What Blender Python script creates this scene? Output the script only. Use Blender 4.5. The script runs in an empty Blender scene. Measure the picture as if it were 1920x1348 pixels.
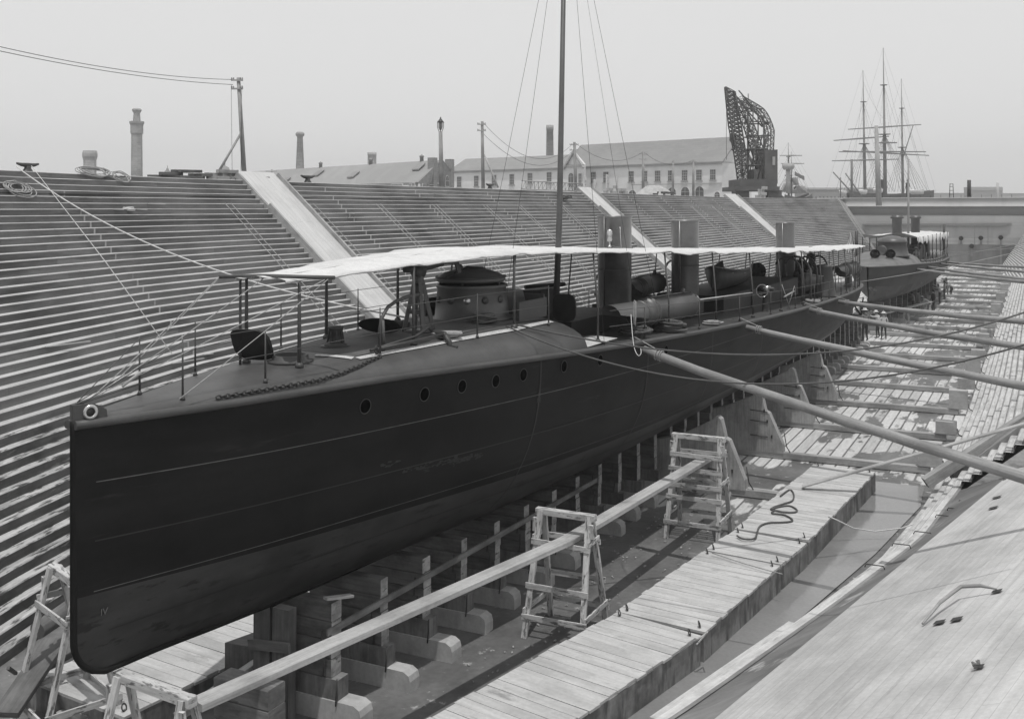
import bpy, bmesh, math, random
from mathutils import Vector as V, Matrix, Euler
random.seed(7)
S = bpy.context.scene
COL = S.collection
R = math.radians
# ------------------------------------------------------------ camera model (photo pixels -> place)
F, HZ, HC, YAW = 1970.0, 390.0, 8.5, R(26.45)
sA, cA = math.sin(YAW), math.cos(YAW)
def at(u, v, z=None, X=None, Y=None, d=None):
    t = (u - 960) / F; k = (HZ - v) / F
    dx = t * cA - sA; dy = t * sA + cA
    if z is not None: d = (z - HC) / k
    elif X is not None: d = X / dx
    elif Y is not None: d = Y / dy
    return V((dx * d, dy * d, HC + k * d))
def proj(p):
    d = -p[0] * sA + p[1] * cA; l = p[0] * cA + p[1] * sA
    return 960 + F * l / d, HZ - F * (p[2] - HC) / d
def lerp(tab, x):
    if x <= tab[0][0]: return tab[0][1]
    for (a, b), (c, e) in zip(tab, tab[1:]):
        if x <= c: return b + (e - b) * (x - a) / (c - a)
    return tab[-1][1]
def smooth(tab, x):
    h = 1.0
    return (lerp(tab, x - h) + lerp(tab, x) * 2 + lerp(tab, x + h)) / 4
# ------------------------------------------------------------ mesh collector
class MB:
    def __init__(s): s.v = []; s.f = []; s.uv = []; s.m = []; s.sm = []
    def add(s, pts): b = len(s.v); s.v += [tuple(p) for p in pts]; return b
    def face(s, idx, uv, m=0, sm=False): s.f.append(tuple(idx)); s.uv.append(uv); s.m.append(m); s.sm.append(sm)
    def quad(s, a, b, c, d, m=0, o=None):
        a, b, c, d = map(V, (a, b, c, d)); i = s.add((a, b, c, d)); w = (b - a).length; h = (d - a).length
        ou, ov = o if o else (random.uniform(0, 90), random.uniform(0, 90))
        s.face((i, i+1, i+2, i+3), [(ou, ov), (ou + w, ov), (ou + w, ov + h), (ou, ov + h)], m)
    def beam(s, p0, p1, w, h, m=0, up=(0, 0, 1), taper=1.0, endm=None, ch=0.0):
        p0, p1 = V(p0), V(p1); ax = p1 - p0; L = ax.length
        if L < 1e-6: return
        ax.normalize(); up = V(up)
        if abs(ax.dot(up)) > .985: up = V((0, 1, 0))
        sd = ax.cross(up).normalized(); u2 = sd.cross(ax).normalized()
        ou, ov = random.uniform(0, 90), random.uniform(0, 90)
        if ch > 0:
            c = [(-.5*w+ch, -.5*h), (.5*w-ch, -.5*h), (.5*w, -.5*h+ch), (.5*w, .5*h-ch), (.5*w-ch, .5*h), (-.5*w+ch, .5*h), (-.5*w, .5*h-ch), (-.5*w, -.5*h+ch)]
        else: c = [(-.5*w, -.5*h), (.5*w, -.5*h), (.5*w, .5*h), (-.5*w, .5*h)]
        n = len(c)
        b = s.add([p0 + sd * a + u2 * e for a, e in c] + [p1 + sd * a * taper + u2 * e * taper for a, e in c])
        acc = 0
        for i in range(n):
            j = (i + 1) % n; l = math.dist(c[i], c[j])
            s.face((b+i, b+j, b+n+j, b+n+i), [(ou, ov+acc), (ou, ov+acc+l), (ou+L, ov+acc+l), (ou+L, ov+acc)], m); acc += l
        e = m if endm is None else endm
        s.face([b+i for i in range(n)][::-1], [(ou+c[i][0], ov+9+c[i][1]) for i in range(n)][::-1], e)
        s.face([b+n+i for i in range(n)], [(ou+c[i][0], ov+7+c[i][1]) for i in range(n)], e)
    def box(s, c, sz, m=0, rz=0.0):
        x = sz[0] / 2; d = V((math.cos(rz), math.sin(rz), 0)) * x; c = V(c)
        s.beam(c - d, c + d, sz[1], sz[2], m)
    def tube(s, pts, r, n=8, m=0, caps=True, sm=True, closed=False):
        pts = [V(p) for p in pts]; N = len(pts)
        rr = r if isinstance(r, (list, tuple)) else [r] * N
        rings = []; nrm = None; ou, ov = random.uniform(0, 90), random.uniform(0, 90); acc = 0; us = []
        for i, p in enumerate(pts):
            if closed: t = pts[(i+1) % N] - pts[i-1]
            else: t = pts[min(i+1, N-1)] - pts[max(i-1, 0)]
            if t.length < 1e-9: t = V((0, 0, 1))
            t.normalize()
            if nrm is None:
                nrm = t.cross(V((0, 0, 1)))
                if nrm.length < .1: nrm = t.cross(V((1, 0, 0)))
            nrm = (nrm - t * nrm.dot(t))
            if nrm.length < 1e-6: nrm = t.orthogonal()
            nrm.normalize(); bn = t.cross(nrm)
            rings.append(s.add([p + (nrm * math.cos(2*math.pi*k/n) + bn * math.sin(2*math.pi*k/n)) * rr[i] for k in range(n)]))
            if i: acc += (p - pts[i-1]).length
            us.append(acc)
        rng = range(N) if closed else range(N-1)
        for i in rng:
            a, b = rings[i], rings[(i+1) % N]; u0 = us[i]; u1 = us[i+1] if i+1 < N else us[i] + .1
            for k in range(n):
                l = (k+1) % n; c0 = 2*math.pi*max(rr)/n
                s.face((a+k, a+l, b+l, b+k), [(ou+u0, ov+k*c0), (ou+u0, ov+(k+1)*c0), (ou+u1, ov+(k+1)*c0), (ou+u1, ov+k*c0)], m, sm)
        if caps and not closed:
            for q, rg in ((1, rings[0]), (0, rings[-1])):
                idx = [rg+k for k in range(n)]; uv = [(ou+math.cos(k), ov+math.sin(k)) for k in range(n)]
                s.face(idx[::-1] if q else idx, uv, m)
    def lathe(s, prof, c, n=24, m=0, ax=None, sm=True, sx=1.0, sy=1.0):
        # prof: (radius, height) along axis
        c = V(c); q = V((0, 0, 1)).rotation_difference(V(ax)) if ax else None
        rings = []; ou, ov = random.uniform(0, 90), random.uniform(0, 90); acc = 0; vs = []
        for i, (r, h) in enumerate(prof):
            pts = [V((r*sx*math.cos(2*math.pi*k/n), r*sy*math.sin(2*math.pi*k/n), h)) for k in range(n)]
            if q: pts = [q @ p for p in pts]
            rings.append(s.add([c + p for p in pts]))
            if i: acc += math.dist(prof[i], prof[i-1])
            vs.append(acc)
        for i in range(len(prof)-1):
            a, b = rings[i], rings[i+1]; rm = max(prof[i][0], prof[i+1][0])
            for k in range(n):
                l = (k+1) % n; c0 = 2*math.pi*rm/n
                s.face((a+k, a+l, b+l, b+k), [(ou+k*c0, ov+vs[i]), (ou+(k+1)*c0, ov+vs[i]), (ou+(k+1)*c0, ov+vs[i+1]), (ou+k*c0, ov+vs[i+1])], m, sm)
        for q2, rg, r in ((1, rings[0], prof[0][0]), (0, rings[-1], prof[-1][0])):
            if r > 1e-3:
                idx = [rg+k for k in range(n)]; uv = [(ou+r*math.cos(2*math.pi*k/n), ov+r*math.sin(2*math.pi*k/n)) for k in range(n)]
                s.face(idx[::-1] if q2 else idx, uv, m)
    def grid(s, rows, m=0, sm=True, uvs=None, mf=None, flip=False):
        nr, nc = len(rows), len(rows[0]); b = s.add([p for r in rows for p in r])
        if uvs is None:
            uvs = []; o = (random.uniform(0, 90), random.uniform(0, 90)); vv = 0
            for i, r in enumerate(rows):
                if i: vv += (V(r[nc//2]) - V(rows[i-1][nc//2])).length
                uu = 0; l = []
                for j, p in enumerate(r):
                    if j: uu += (V(p) - V(r[j-1])).length
                    l.append((o[0] + uu, o[1] + vv))
                uvs.append(l)
        for i in range(nr-1):
            for j in range(nc-1):
                idx = (b+i*nc+j, b+i*nc+j+1, b+(i+1)*nc+j+1, b+(i+1)*nc+j); uv = [uvs[i][j], uvs[i][j+1], uvs[i+1][j+1], uvs[i+1][j]]
                if flip: idx = idx[::-1]; uv = uv[::-1]
                s.face(idx, uv, mf(i, j) if mf else m, sm)
    def prism(s, poly, off, m=0, em=None):
        # poly: 3D points of one face, off: extrusion vector
        off = V(off); n = len(poly); poly = [V(p) for p in poly]
        b = s.add(poly + [p + off for p in poly]); e1 = (poly[1] - poly[0]).normalized(); nn = off.normalized(); e2 = nn.cross(e1)
        o = (random.uniform(0, 90), random.uniform(0, 90))
        uv = [(o[0] + (p-poly[0]).dot(e1), o[1] + (p-poly[0]).dot(e2)) for p in poly]
        s.face([b+i for i in range(n)][::-1], uv[::-1], m); s.face([b+n+i for i in range(n)], uv, m)
        for i in range(n):
            j = (i+1) % n; l = (poly[j]-poly[i]).length; w = off.length
            s.face((b+i, b+j, b+n+j, b+n+i), [(o[0], o[1]), (o[0]+l, o[1]), (o[0]+l, o[1]+w), (o[0], o[1]+w)], m if em is None else em)
    def obj(s, name, mats, parent=None, origin=None, local=False, fix=True):
        me = bpy.data.meshes.new(name); o = bpy.data.objects.new(name, me); COL.objects.link(o)
        org = V((0, 0, 0))
        if parent is not None:
            o.parent = parent
            if not local:
                inv = wm(parent).inverted()
                s.v = [tuple(inv @ V(p)) for p in s.v]
        elif origin is not None:
            org = V(origin); s.v = [tuple(V(p) - org) for p in s.v]; o.location = org
        me.from_pydata(s.v, [], s.f)
        uvl = me.uv_layers.new(name='UVMap'); flat = [c for f in s.uv for p in f for c in p]
        uvl.data.foreach_set('uv', flat)
        me.polygons.foreach_set('material_index', s.m); me.polygons.foreach_set('use_smooth', s.sm)
        for m_ in (mats if isinstance(mats, (list, tuple)) else [mats]): me.materials.append(m_)
        me.update()
        if fix:
            bm = bmesh.new(); bm.from_mesh(me); bmesh.ops.remove_doubles(bm, verts=bm.verts, dist=1e-5)
            bmesh.ops.recalc_face_normals(bm, faces=bm.faces); bm.to_mesh(me); bm.free()
        return o
def wm(o):
    m = Matrix.LocRotScale(o.location, o.rotation_euler, o.scale)
    return wm(o.parent) @ m if o.parent else m
def thing(name, label, cat, loc=(0, 0, 0), rz=0, group=None):
    o = bpy.data.objects.new(name, None); COL.objects.link(o); o.location = loc; o.rotation_euler = (0, 0, rz)
    o.empty_display_size = .2
    return tag(o, label, cat, group)
def tag(o, label, cat, group=None, kind=None):
    if label: o['label'] = label
    if cat: o['category'] = cat
    if group: o['group'] = group
    if kind: o['kind'] = kind
    return o
def struct(o): o['kind'] = 'structure'; return o
def dup(o, loc=None, rz=None, label=None, parent=None):
    c = o.copy(); COL.objects.link(c)
    if loc is not None: c.location = loc
    if rz is not None: c.rotation_euler = (0, 0, rz)
    if label: c['label'] = label
    if parent is not None: c.parent = parent
    for ch in list(o.children): dup(ch, parent=c)
    return c
def sag(p0, p1, s, n=16):
    p0, p1 = V(p0), V(p1)
    return [p0.lerp(p1, i/n) - V((0, 0, s * 4 * (i/n) * (1 - i/n))) for i in range(n+1)]
# ------------------------------------------------------------ materials (all neutral greys: the place was photographed in black and white)
def M(name, base, var=.2, sc=(3, 3), rough=.8, bump=.15, blot=.25, bsc=.5, brick=None, spec=.4, metal=0.0, det=6, stain=None, thr=(.45, .62), bd=.01):
    m = bpy.data.materials.new(name); m.use_nodes = True; nt = m.node_tree; N = nt.nodes; L = nt.links; N.clear()
    out = N.new('ShaderNodeOutputMaterial'); pb = N.new('ShaderNodeBsdfPrincipled'); L.new(pb.outputs[0], out.inputs[0])
    uv = N.new('ShaderNodeUVMap'); oi = N.new('ShaderNodeObjectInfo')
    mul = N.new('ShaderNodeMath'); mul.operation = 'MULTIPLY'; mul.inputs[1].default_value = 37; L.new(oi.outputs['Random'], mul.inputs[0])
    add = N.new('ShaderNodeVectorMath'); add.operation = 'ADD'; L.new(uv.outputs[0], add.inputs[0]); L.new(mul.outputs[0], add.inputs[1])
    vec = uv.outputs[0] if brick == 'abs' else add.outputs[0]
    def mp(scale, src=None):
        k = N.new('ShaderNodeMapping'); k.inputs['Scale'].default_value = (scale[0], scale[1], 1); L.new(src or vec, k.inputs[0]); return k.outputs[0]
    def noise(vector, detail=6, rg=.6):
        k = N.new('ShaderNodeTexNoise'); k.inputs['Scale'].default_value = 1; k.inputs['Detail'].default_value = detail; k.inputs['Roughness'].default_value = rg
        L.new(vector, k.inputs['Vector']); return k.outputs['Fac']
    def rng(x, a, b, c, d):
        k = N.new('ShaderNodeMapRange'); k.inputs[1].default_value = a; k.inputs[2].default_value = b; k.inputs[3].default_value = c; k.inputs[4].default_value = d
        L.new(x, k.inputs[0]); return k.outputs[0]
    def mm(a, b, op='MULTIPLY'):
        k = N.new('ShaderNodeMath'); k.operation = op
        for i, x in enumerate((a, b)):
            if isinstance(x, (int, float)): k.inputs[i].default_value = x
            else: L.new(x, k.inputs[i])
        return k.outputs[0]
    n1 = noise(mp(sc), det); val = rng(n1, .25, .75, base*(1-var), base*(1+var))
    n2 = noise(mp((bsc, bsc*1.3)), 5); val = mm(val, rng(n2, thr[0], thr[1], 1.0, 1.0 - blot))
    n3 = noise(mp((14, 14)), 3); val = mm(val, rng(n3, .3, .7, .93, 1.07))
    h = n1
    if brick and brick != 'abs':
        bw, rh, mo, con, tone = brick
        b = N.new('ShaderNodeTexBrick'); b.inputs['Scale'].default_value = 1; b.inputs['Brick Width'].default_value = bw; b.inputs['Row Height'].default_value = rh
        b.inputs['Mortar Size'].default_value = mo; b.inputs['Mortar Smooth'].default_value = .3; b.offset = .37
        b.inputs['Color1'].default_value = (1-tone,)*3 + (1,); b.inputs['Color2'].default_value = (1+tone,)*3 + (1,); b.inputs['Mortar'].default_value = (con,)*3 + (1,)
        L.new(uv.outputs[0], b.inputs['Vector'])
        bw_ = N.new('ShaderNodeRGBToBW'); L.new(b.outputs[0], bw_.inputs[0]); val = mm(val, bw_.outputs[0])
        h = mm(n1, rng(b.outputs['Fac'], 0, 1, 1, 0))
    if stain:
        # stain: (value, scale u, scale v, lo, hi)
        n4 = noise(mp((stain[1], stain[2])), 7, .65); k = rng(n4, stain[3], stain[4], 0, 1)
        mx = N.new('ShaderNodeMix'); mx.data_type = 'FLOAT'; L.new(k, mx.inputs[0]); L.new(val, mx.inputs[2]); mx.inputs[3].default_value = stain[0]; val = mx.outputs[0]
    L.new(val, pb.inputs['Base Color']); L.new(rng(n1, .2, .8, rough*.85, min(1, rough*1.12)), pb.inputs['Roughness'])
    pb.inputs['Specular IOR Level'].default_value = spec; pb.inputs['Metallic'].default_value = metal
    if bump > 0:
        bp = N.new('ShaderNodeBump'); bp.inputs['Strength'].default_value = bump; bp.inputs['Distance'].default_value = bd; L.new(h, bp.inputs['Height']); L.new(bp.outputs[0], pb.inputs['Normal'])
    return m
WOOD = M('weathered_wood', .34, .28, (1.2, 22), .85, .35, .3, .9)
WOODL = M('pale_plank_wood', .40, .26, (.7, 26), .85, .4, .3, .9, stain=(.2, 1.3, 9, .62, .72))
WOODD = M('dark_wet_or_shaded_wood', .13, .35, (1.2, 18), .75, .35, .4, .8)
WHITEW = M('flaking_whitewash', .5, .25, (2, 20), .85, .4, .2, 1.2, stain=(.15, 3.5, 14, .54, .6))
BLOCKW = M('keel_block_oak', .19, .3, (1.6, 16), .85, .4, .45, 1.2, stain=(.1, 1.5, 9, .6, .66))
BLOCKD = M('shaded_block_side', .13, .35, (1.6, 16), .85, .4, .45, 1.2)  # block sides darkened in colour for the shade under the hull
BLOCKE = M('lit_block_end', .36, .3, (9, 9), .85, .4, .35, 2.2, stain=(.08, 3, 9, .58, .66))  # same timber made paler for the lit starboard ends
BLOCKT = M('pale_block_toe', .40, .12, (2, 8), .9, .3, .2, 1.5)
SPAR = M('spar_pine', .27, .3, (.6, 18), .75, .3, .3, .9, stain=(.2, 1.2, 8, .56, .66))
ROPE = M('manila_rope', .34, .3, (45, 30), .9, .5, .2, 2)
ROPEL = M('pale_rope', .55, .2, (45, 30), .9, .5, .15, 2)
ROPED = M('tarred_rope', .09, .3, (45, 30), .8, .5, .2, 2)
WIRE = M('dark_wire', .05, .1, (5, 5), .6, 0, .1, 1)
HULL = M('dark_hull_paint', .012, .3, (.5, 2.6), .5, .12, .4, .5, stain=(.04, .35, 3.0, .63, .8), spec=.13, bd=.004)
HULLB = M('bottom_paint', .03, .35, (.5, 5), .42, .15, .5, .8, stain=(.006, 1.3, 5, .57, .63), bd=.006)
HOLE = M('open_port_hole', .003, 0, (3, 3), 1, 0, 0, 1, spec=0)
HULLR = M('rim_paint', .05, .2, (3, 3), .6, .05, .2, 1)
DECKP = M('deck_steel_paint', .072, .14, (2, 2), .5, .06, .25, .8, spec=.4, bd=.004)
DECKD = M('deck_covering', .10, .2, (3, 3), .75, .15, .3, 1.1)
FUNF = M('funnel_casing_paint', .16, .14, (1.2, .7), .34, .04, .25, 1.0, spec=.6, metal=.35, bd=.004)
FUNP = M('grey_steel_paint', .085, .14, (1.2, .7), .42, .04, .22, 1.0, spec=.5, bd=.004)
BLACK = M('black_iron', .018, .3, (4, 4), .5, .1, .2, 1.5)
IRON = M('dark_iron', .05, .3, (4, 4), .5, .15, .3, 2)
STEEL = M('bare_steel', .3, .2, (4, 4), .35, .05, .2, 2, metal=.6)
BRASS = M('polished_metal', .55, .1, (4, 4), .25, 0, .1, 2, metal=.8)
PALEL = M('pale_line_paint', .12, .2, (3, 3), .7, 0, .3, 3)
CANVAS = M('awning_canvas', .56, .09, (2, 5), .9, .6, .12, .8, spec=.1, bd=.02)
CANVD = M('weathered_canvas', .42, .15, (3, 3), .9, .3, .2, .9, spec=.1)
MAT = M('coir_matting', .5, .35, (30, 30), .95, .5, .15, 2)
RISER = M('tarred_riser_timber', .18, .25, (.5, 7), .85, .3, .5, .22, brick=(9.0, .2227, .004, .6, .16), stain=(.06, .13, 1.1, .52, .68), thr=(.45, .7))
TREAD = M('worn_tread_timber', .45, .16, (.7, 18), .9, .3, .22, .5, stain=(.22, .6, 4, .62, .7))
TREADW = M('weedy_tread_timber', .42, .3, (.9, 14), .9, .6, .35, .8, stain=(.05, 1.6, 6, .51, .6), bd=.03)
RISERW = M('weedy_riser_timber', .12, .35, (.6, 7), .85, .5, .5, .6, stain=(.3, .8, 5, .6, .68), bd=.03)
RTREAD = M('right_tread_timber', .5, .22, (.7, 14), .9, .3, .25, .9, stain=(.26, 1.0, 5, .56, .66))
MUD = M('drying_mud', .17, .2, (2, 2), .8, .5, .35, .6, stain=(.34, .5, 1.6, .58, .66), bd=.03)
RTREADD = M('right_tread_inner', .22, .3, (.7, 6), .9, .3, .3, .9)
RAMP = M('ramp_planking', .48, .13, (.35, 9), .85, .3, .22, .4, brick=(7.5, .23, .008, .8, .04), stain=(.26, .35, 3.0, .6, .74))
RAFT = M('raft_decking', .46, .14, (.9, 14), .88, .4, .18, .9, brick=(3.4, .26, .012, .3, .09), stain=(.27, .6, 1.5, .6, .7))
RAFTS = M('raft_dark_side', .22, .35, (5, 1.3), .85, .4, .45, 1.1, stain=(.09, 4, .8, .5, .62))  # raft sides darker than the deck planks, with dark blotches
CAISS = M('caisson_paint', .42, .06, (.3, 2), .6, .05, .14, .09, stain=(.3, .35, .05, .55, .8), bd=.01)
CAISSD = M('caisson_wet_paint', .26, .12, (.8, .3), .6, .05, .3, .16, stain=(.16, .7, .08, .5, .7))
CAISSB = M('caisson_shadow_and_trim', .22, .1, (.3, 2), .7, .05, .1, .2)  # tone of the painted bulwark shadow, shared with seams, fender and streaks
SHED = M('far_roof_slate', .24, .07, (.8, .8), .85, .1, .12, .06, brick=(1.2, .6, .03, .9, .05))
SHEDL = M('far_roof_pale', .27, .07, (.3, .3), .85, .1, .1, .05, brick=(3.0, 1.2, .03, .93, .04))
WBLD = M('whitewashed_brick', .66, .05, (.6, .6), .9, .1, .12, .12)
BRKB = M('brown_brick', .24, .12, (2, 2), .9, .2, .15, .3, brick=(.6, .25, .03, 1.1, .12))
CHIM = M('chimney_brick', .32, .1, (1, 1), .9, .2, .2, .3, brick=(.8, .35, .04, 1.15, .1))
CHIML = M('pale_chimney_brick', .36, .1, (1, 1), .9, .2, .2, .3, brick=(.8, .35, .04, 1.1, .08))
GLASS = M('dark_window_glass', .1, .3, (1, 1), .25, 0, .3, .5, spec=.6)
FRAME = M('window_frame_paint', .32, .1, (3, 3), .7, 0, .1, 2)
SKIN = M('skin', .35, .1, (8, 8), .6, .05, .1, 4)
SHIRT = M('light_work_shirt', .5, .15, (8, 8), .9, .2, .2, 4)
SHIRTD = M('grey_work_shirt', .2, .15, (8, 8), .9, .2, .2, 4)
TROUS = M('dark_work_trousers', .05, .2, (8, 8), .9, .2, .2, 4)
HAIR = M('dark_hair', .03, .2, (20, 20), .7, .2, .2, 4)
STONE = M('quay_stone', .3, .15, (1, 1), .9, .2, .25, .3)
def flag_mat():
    m = M('striped_bunting', .6, .05, (3, 3), .9, .1, .05, 1); nt = m.node_tree; pb = [n for n in nt.nodes if n.type == 'BSDF_PRINCIPLED'][0]
    uv = nt.nodes.new('ShaderNodeUVMap'); sp = nt.nodes.new('ShaderNodeSeparateXYZ'); nt.links.new(uv.outputs[0], sp.inputs[0])
    w = nt.nodes.new('ShaderNodeMath'); w.operation = 'MULTIPLY'; w.inputs[1].default_value = 6.5; nt.links.new(sp.outputs[1], w.inputs[0])
    fr = nt.nodes.new('ShaderNodeMath'); fr.operation = 'FRACT'; nt.links.new(w.outputs[0], fr.inputs[0])
    g = nt.nodes.new('ShaderNodeMath'); g.operation = 'GREATER_THAN'; g.inputs[1].default_value = .5; nt.links.new(fr.outputs[0], g.inputs[0])
    k = nt.nodes.new('ShaderNodeMapRange'); k.inputs[3].default_value = .75; k.inputs[4].default_value = .09; nt.links.new(g.outputs[0], k.inputs[0])
    nt.links.new(k.outputs[0], pb.inputs['Base Color']); return m
FLAGM = flag_mat()
def floor_mat():
    m = bpy.data.materials.new('dock_floor'); m.use_nodes = True; nt = m.node_tree; N = nt.nodes; L = nt.links; pb = N['Principled BSDF']
    geo = N.new('ShaderNodeNewGeometry'); sp = N.new('ShaderNodeSeparateXYZ'); L.new(geo.outputs['Position'], sp.inputs[0])
    def noise(sc, det=6, rg=.6):
        mp = N.new('ShaderNodeMapping'); mp.inputs['Scale'].default_value = sc; L.new(geo.outputs['Position'], mp.inputs[0])
        k = N.new('ShaderNodeTexNoise'); k.inputs['Scale'].default_value = 1; k.inputs['Detail'].default_value = det; k.inputs['Roughness'].default_value = rg; L.new(mp.outputs[0], k.inputs['Vector']); return k.outputs['Fac']
    def rng(x, a, b, c, d):
        k = N.new('ShaderNodeMapRange'); k.inputs[1].default_value = a; k.inputs[2].default_value = b; k.inputs[3].default_value = c; k.inputs[4].default_value = d; L.new(x, k.inputs[0]); return k.outputs[0]
    def mm(a, b, op='MULTIPLY'):
        k = N.new('ShaderNodeMath'); k.operation = op
        for i, x in enumerate((a, b)):
            if isinstance(x, (int, float)): k.inputs[i].default_value = x
            else: L.new(x, k.inputs[i])
        return k.outputs[0]
    # planks run along the dock (world Y): rows stacked across X
    cb = N.new('ShaderNodeCombineXYZ'); L.new(sp.outputs[1], cb.inputs[0]); L.new(sp.outputs[0], cb.inputs[1])
    b = N.new('ShaderNodeTexBrick'); b.inputs['Scale'].default_value = 1; b.inputs['Brick Width'].default_value = 5.3; b.inputs['Row Height'].default_value = .42
    b.inputs['Mortar Size'].default_value = .035; b.inputs['Mortar Smooth'].default_value = .5; b.offset = .0
    b.inputs['Color1'].default_value = (.8,)*3+(1,); b.inputs['Color2'].default_value = (1.15,)*3+(1,); b.inputs['Mortar'].default_value = (.3,)*3+(1,); L.new(cb.outputs[0], b.inputs['Vector'])
    bw = N.new('ShaderNodeRGBToBW'); L.new(b.outputs[0], bw.inputs[0])
    edge = rng(b.outputs['Fac'], 0, 1, 0, .35)
    patch = noise((.55, .22, 1), 4, .55); fine = noise((2.6, .9, 1), 5)
    k = mm(patch, mm(fine, .28), 'ADD'); k = mm(k, edge, 'SUBTRACT')
    near = rng(sp.outputs[1], 27, 36, .22, 0.0); k = mm(k, near, 'SUBTRACT')
    farr = rng(sp.outputs[0], -6.5, -2.5, 0.0, .09); k = mm(k, farr, 'SUBTRACT')
    clean = rng(k, .565, .60, 0, 1)
    grain = rng(noise((9, 1.2, 1), 6), .3, .7, .4, .55)
    light = mm(grain, bw.outputs[0])
    mud = mm(rng(noise((.8, .5, 1), 6), .32, .68, .085, .17), rng(noise((7, 7, 1), 5), .3, .7, .85, 1.15))
    bits = rng(noise((2.6, 2.6, 1), 6, .72), .60, .64, 0, .3); bits = mm(bits, rng(noise((.4, .4, 1), 2), .46, .58, 0, 1))
    mx = N.new('ShaderNodeMix'); mx.data_type = 'FLOAT'; L.new(clean, mx.inputs[0]); L.new(mud, mx.inputs[2]); L.new(light, mx.inputs[3])
    c = mm(mx.outputs[0], bits, 'ADD'); L.new(c, pb.inputs['Base Color'])
    L.new(rng(clean, 0, 1, .55, .85), pb.inputs['Roughness'])
    bp = N.new('ShaderNodeBump'); bp.inputs['Strength'].default_value = .5; bp.inputs['Distance'].default_value = .03; L.new(mm(noise((5, 5, 5), 6), clean, 'ADD'), bp.inputs['Height']); L.new(bp.outputs[0], pb.inputs['Normal'])
    return m
FLOORM = floor_mat()
def water_mat():
    m = M('murky_pool_water', .21, .06, (.4, .9), .12, .03, .15, .25, spec=.5); return m
WATER = water_mat()
# ------------------------------------------------------------ dock plan
TOEL = [(-8, -8), (3, -13), (8, -15.2), (11, -16.3), (13.2, -17.2), (15.6, -18.0), (21, -19.6), (27, -21.3), (35, -22.3), (128, -22.7), (171, -20.6), (200, -20.6)]
TOER = [(0, -12.5), (8, -8.4), (13, -6.4), (16, -5.6), (21, -4.4), (26, -3.3), (32, -2.7), (47, -2.45), (128, -2.3), (171, -4.4)]
TOP, NST = 9.8, 44
RISE = TOP / NST
RUNL = [(0, 1.153), (128, 1.153), (171, .6)]
def build_steps(side, y0, y1, k0=0, k1=NST, name='', dy=2.4):
    mb = MB(); ys = [y0]
    while ys[-1] < y1 - dy * .6: ys.append(ys[-1] + dy * (1 if ys[-1] < 60 else 2))
    ys[-1] = y1 if len(ys) > 1 else ys[-1]
    toe = TOEL if side < 0 else TOER
    rnd = random.Random(5)
    for k in range(k0, k1):
        z0 = k * RISE; z1 = z0 + RISE; rows = []; wob = [rnd.uniform(-.012, .012)*(1 if side < 0 else .4) for _ in ys]; ch = .022 if side < 0 else .035
        for y, w in zip(ys, wob):
            rn = lerp(RUNL, y) * RISE; x = lerp(toe, y) + side * rn * k; zz = z1 + w * .6
            rows.append((V((x + side*.0 + w, y, z0)), V((x + w, y, zz - ch)), V((x + w + side * ch, y, zz)), V((x + side * rn + w*.0, y, zz))))
        weedy = z1 < 3.2 and side < 0
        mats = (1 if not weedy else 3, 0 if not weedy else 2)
        uo = k * .2227
        for i in range(len(ys)-1):
            a, b = rows[i], rows[i+1]
            if side > 0: a, b = b, a
            yy0, yy1 = (ys[i], ys[i+1]) if side < 0 else (ys[i+1], ys[i])
            q = mb.add(list(a) + list(b))
            hh = .2227 - .0001
            mb.face((q, q+4, q+5, q+1), [(yy0, uo), (yy1, uo), (yy1, uo+hh), (yy0, uo+hh)], mats[0])
            mb.face((q+1, q+5, q+6, q+2), [(yy0, k*.9), (yy1, k*.9), (yy1, k*.9+.05), (yy0, k*.9+.05)], mats[1])
            if side < 0: mb.face((q+2, q+6, q+7, q+3), [(yy0, k*.9+.05), (yy1, k*.9+.05), (yy1, k*.9+.3), (yy0, k*.9+.3)], mats[1])
            else:
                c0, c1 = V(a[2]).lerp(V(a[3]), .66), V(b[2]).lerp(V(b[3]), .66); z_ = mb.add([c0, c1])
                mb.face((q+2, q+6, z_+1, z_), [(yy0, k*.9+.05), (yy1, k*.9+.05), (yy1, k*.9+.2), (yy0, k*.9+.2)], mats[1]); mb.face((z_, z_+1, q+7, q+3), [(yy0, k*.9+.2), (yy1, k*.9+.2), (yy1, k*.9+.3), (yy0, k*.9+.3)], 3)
    return mb
# left stepped wall
mb = build_steps(-1, -2, 168)
for yj in (26.9, 35.6, 44.7, 53.7, 63.0, 72.4, 81.7, 91, 100.5, 110, 119.5):     # butt joints of the long timbers are pale strips painted as sunlit end grain
    for k in range(4, NST-1):
        if random.random() < .12: continue
        y = yj + (k % 2) * 0.05 + random.uniform(-.03, .03); z0 = k*RISE; x = lerp(TOEL, y) - 1.153*RISE*k
        wj = .05 + .0007*y; mb.beam((x, y, z0+.01), (x, y, z0+RISE-.03), wj, .05, 4, up=(1, 0, 0))
for q in range(46):                                                                # splintered, lifted nosings
    k = random.randint(6, 42); y = random.uniform(12, 60); L_ = random.uniform(.4, 1.6); x = lerp(TOEL, y) - 1.153*RISE*k
    mb.beam((x+.02, y, k*RISE+RISE-.02), (x+.035, y+L_, k*RISE+RISE-.035), .05, .03, 0)
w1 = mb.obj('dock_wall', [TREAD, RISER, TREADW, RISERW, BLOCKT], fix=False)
tag(w1, 'long stepped timber side wall of the dry dock behind the torpedo boat', 'dock wall', kind='structure')
mb = build_steps(1, 30.9, 169)
for i, k in enumerate(range(0, 4)):
    pass
mb2 = build_steps(1, 6, 30.9, 0, 4, dy=1.2)
o = len(mb.v)
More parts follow.
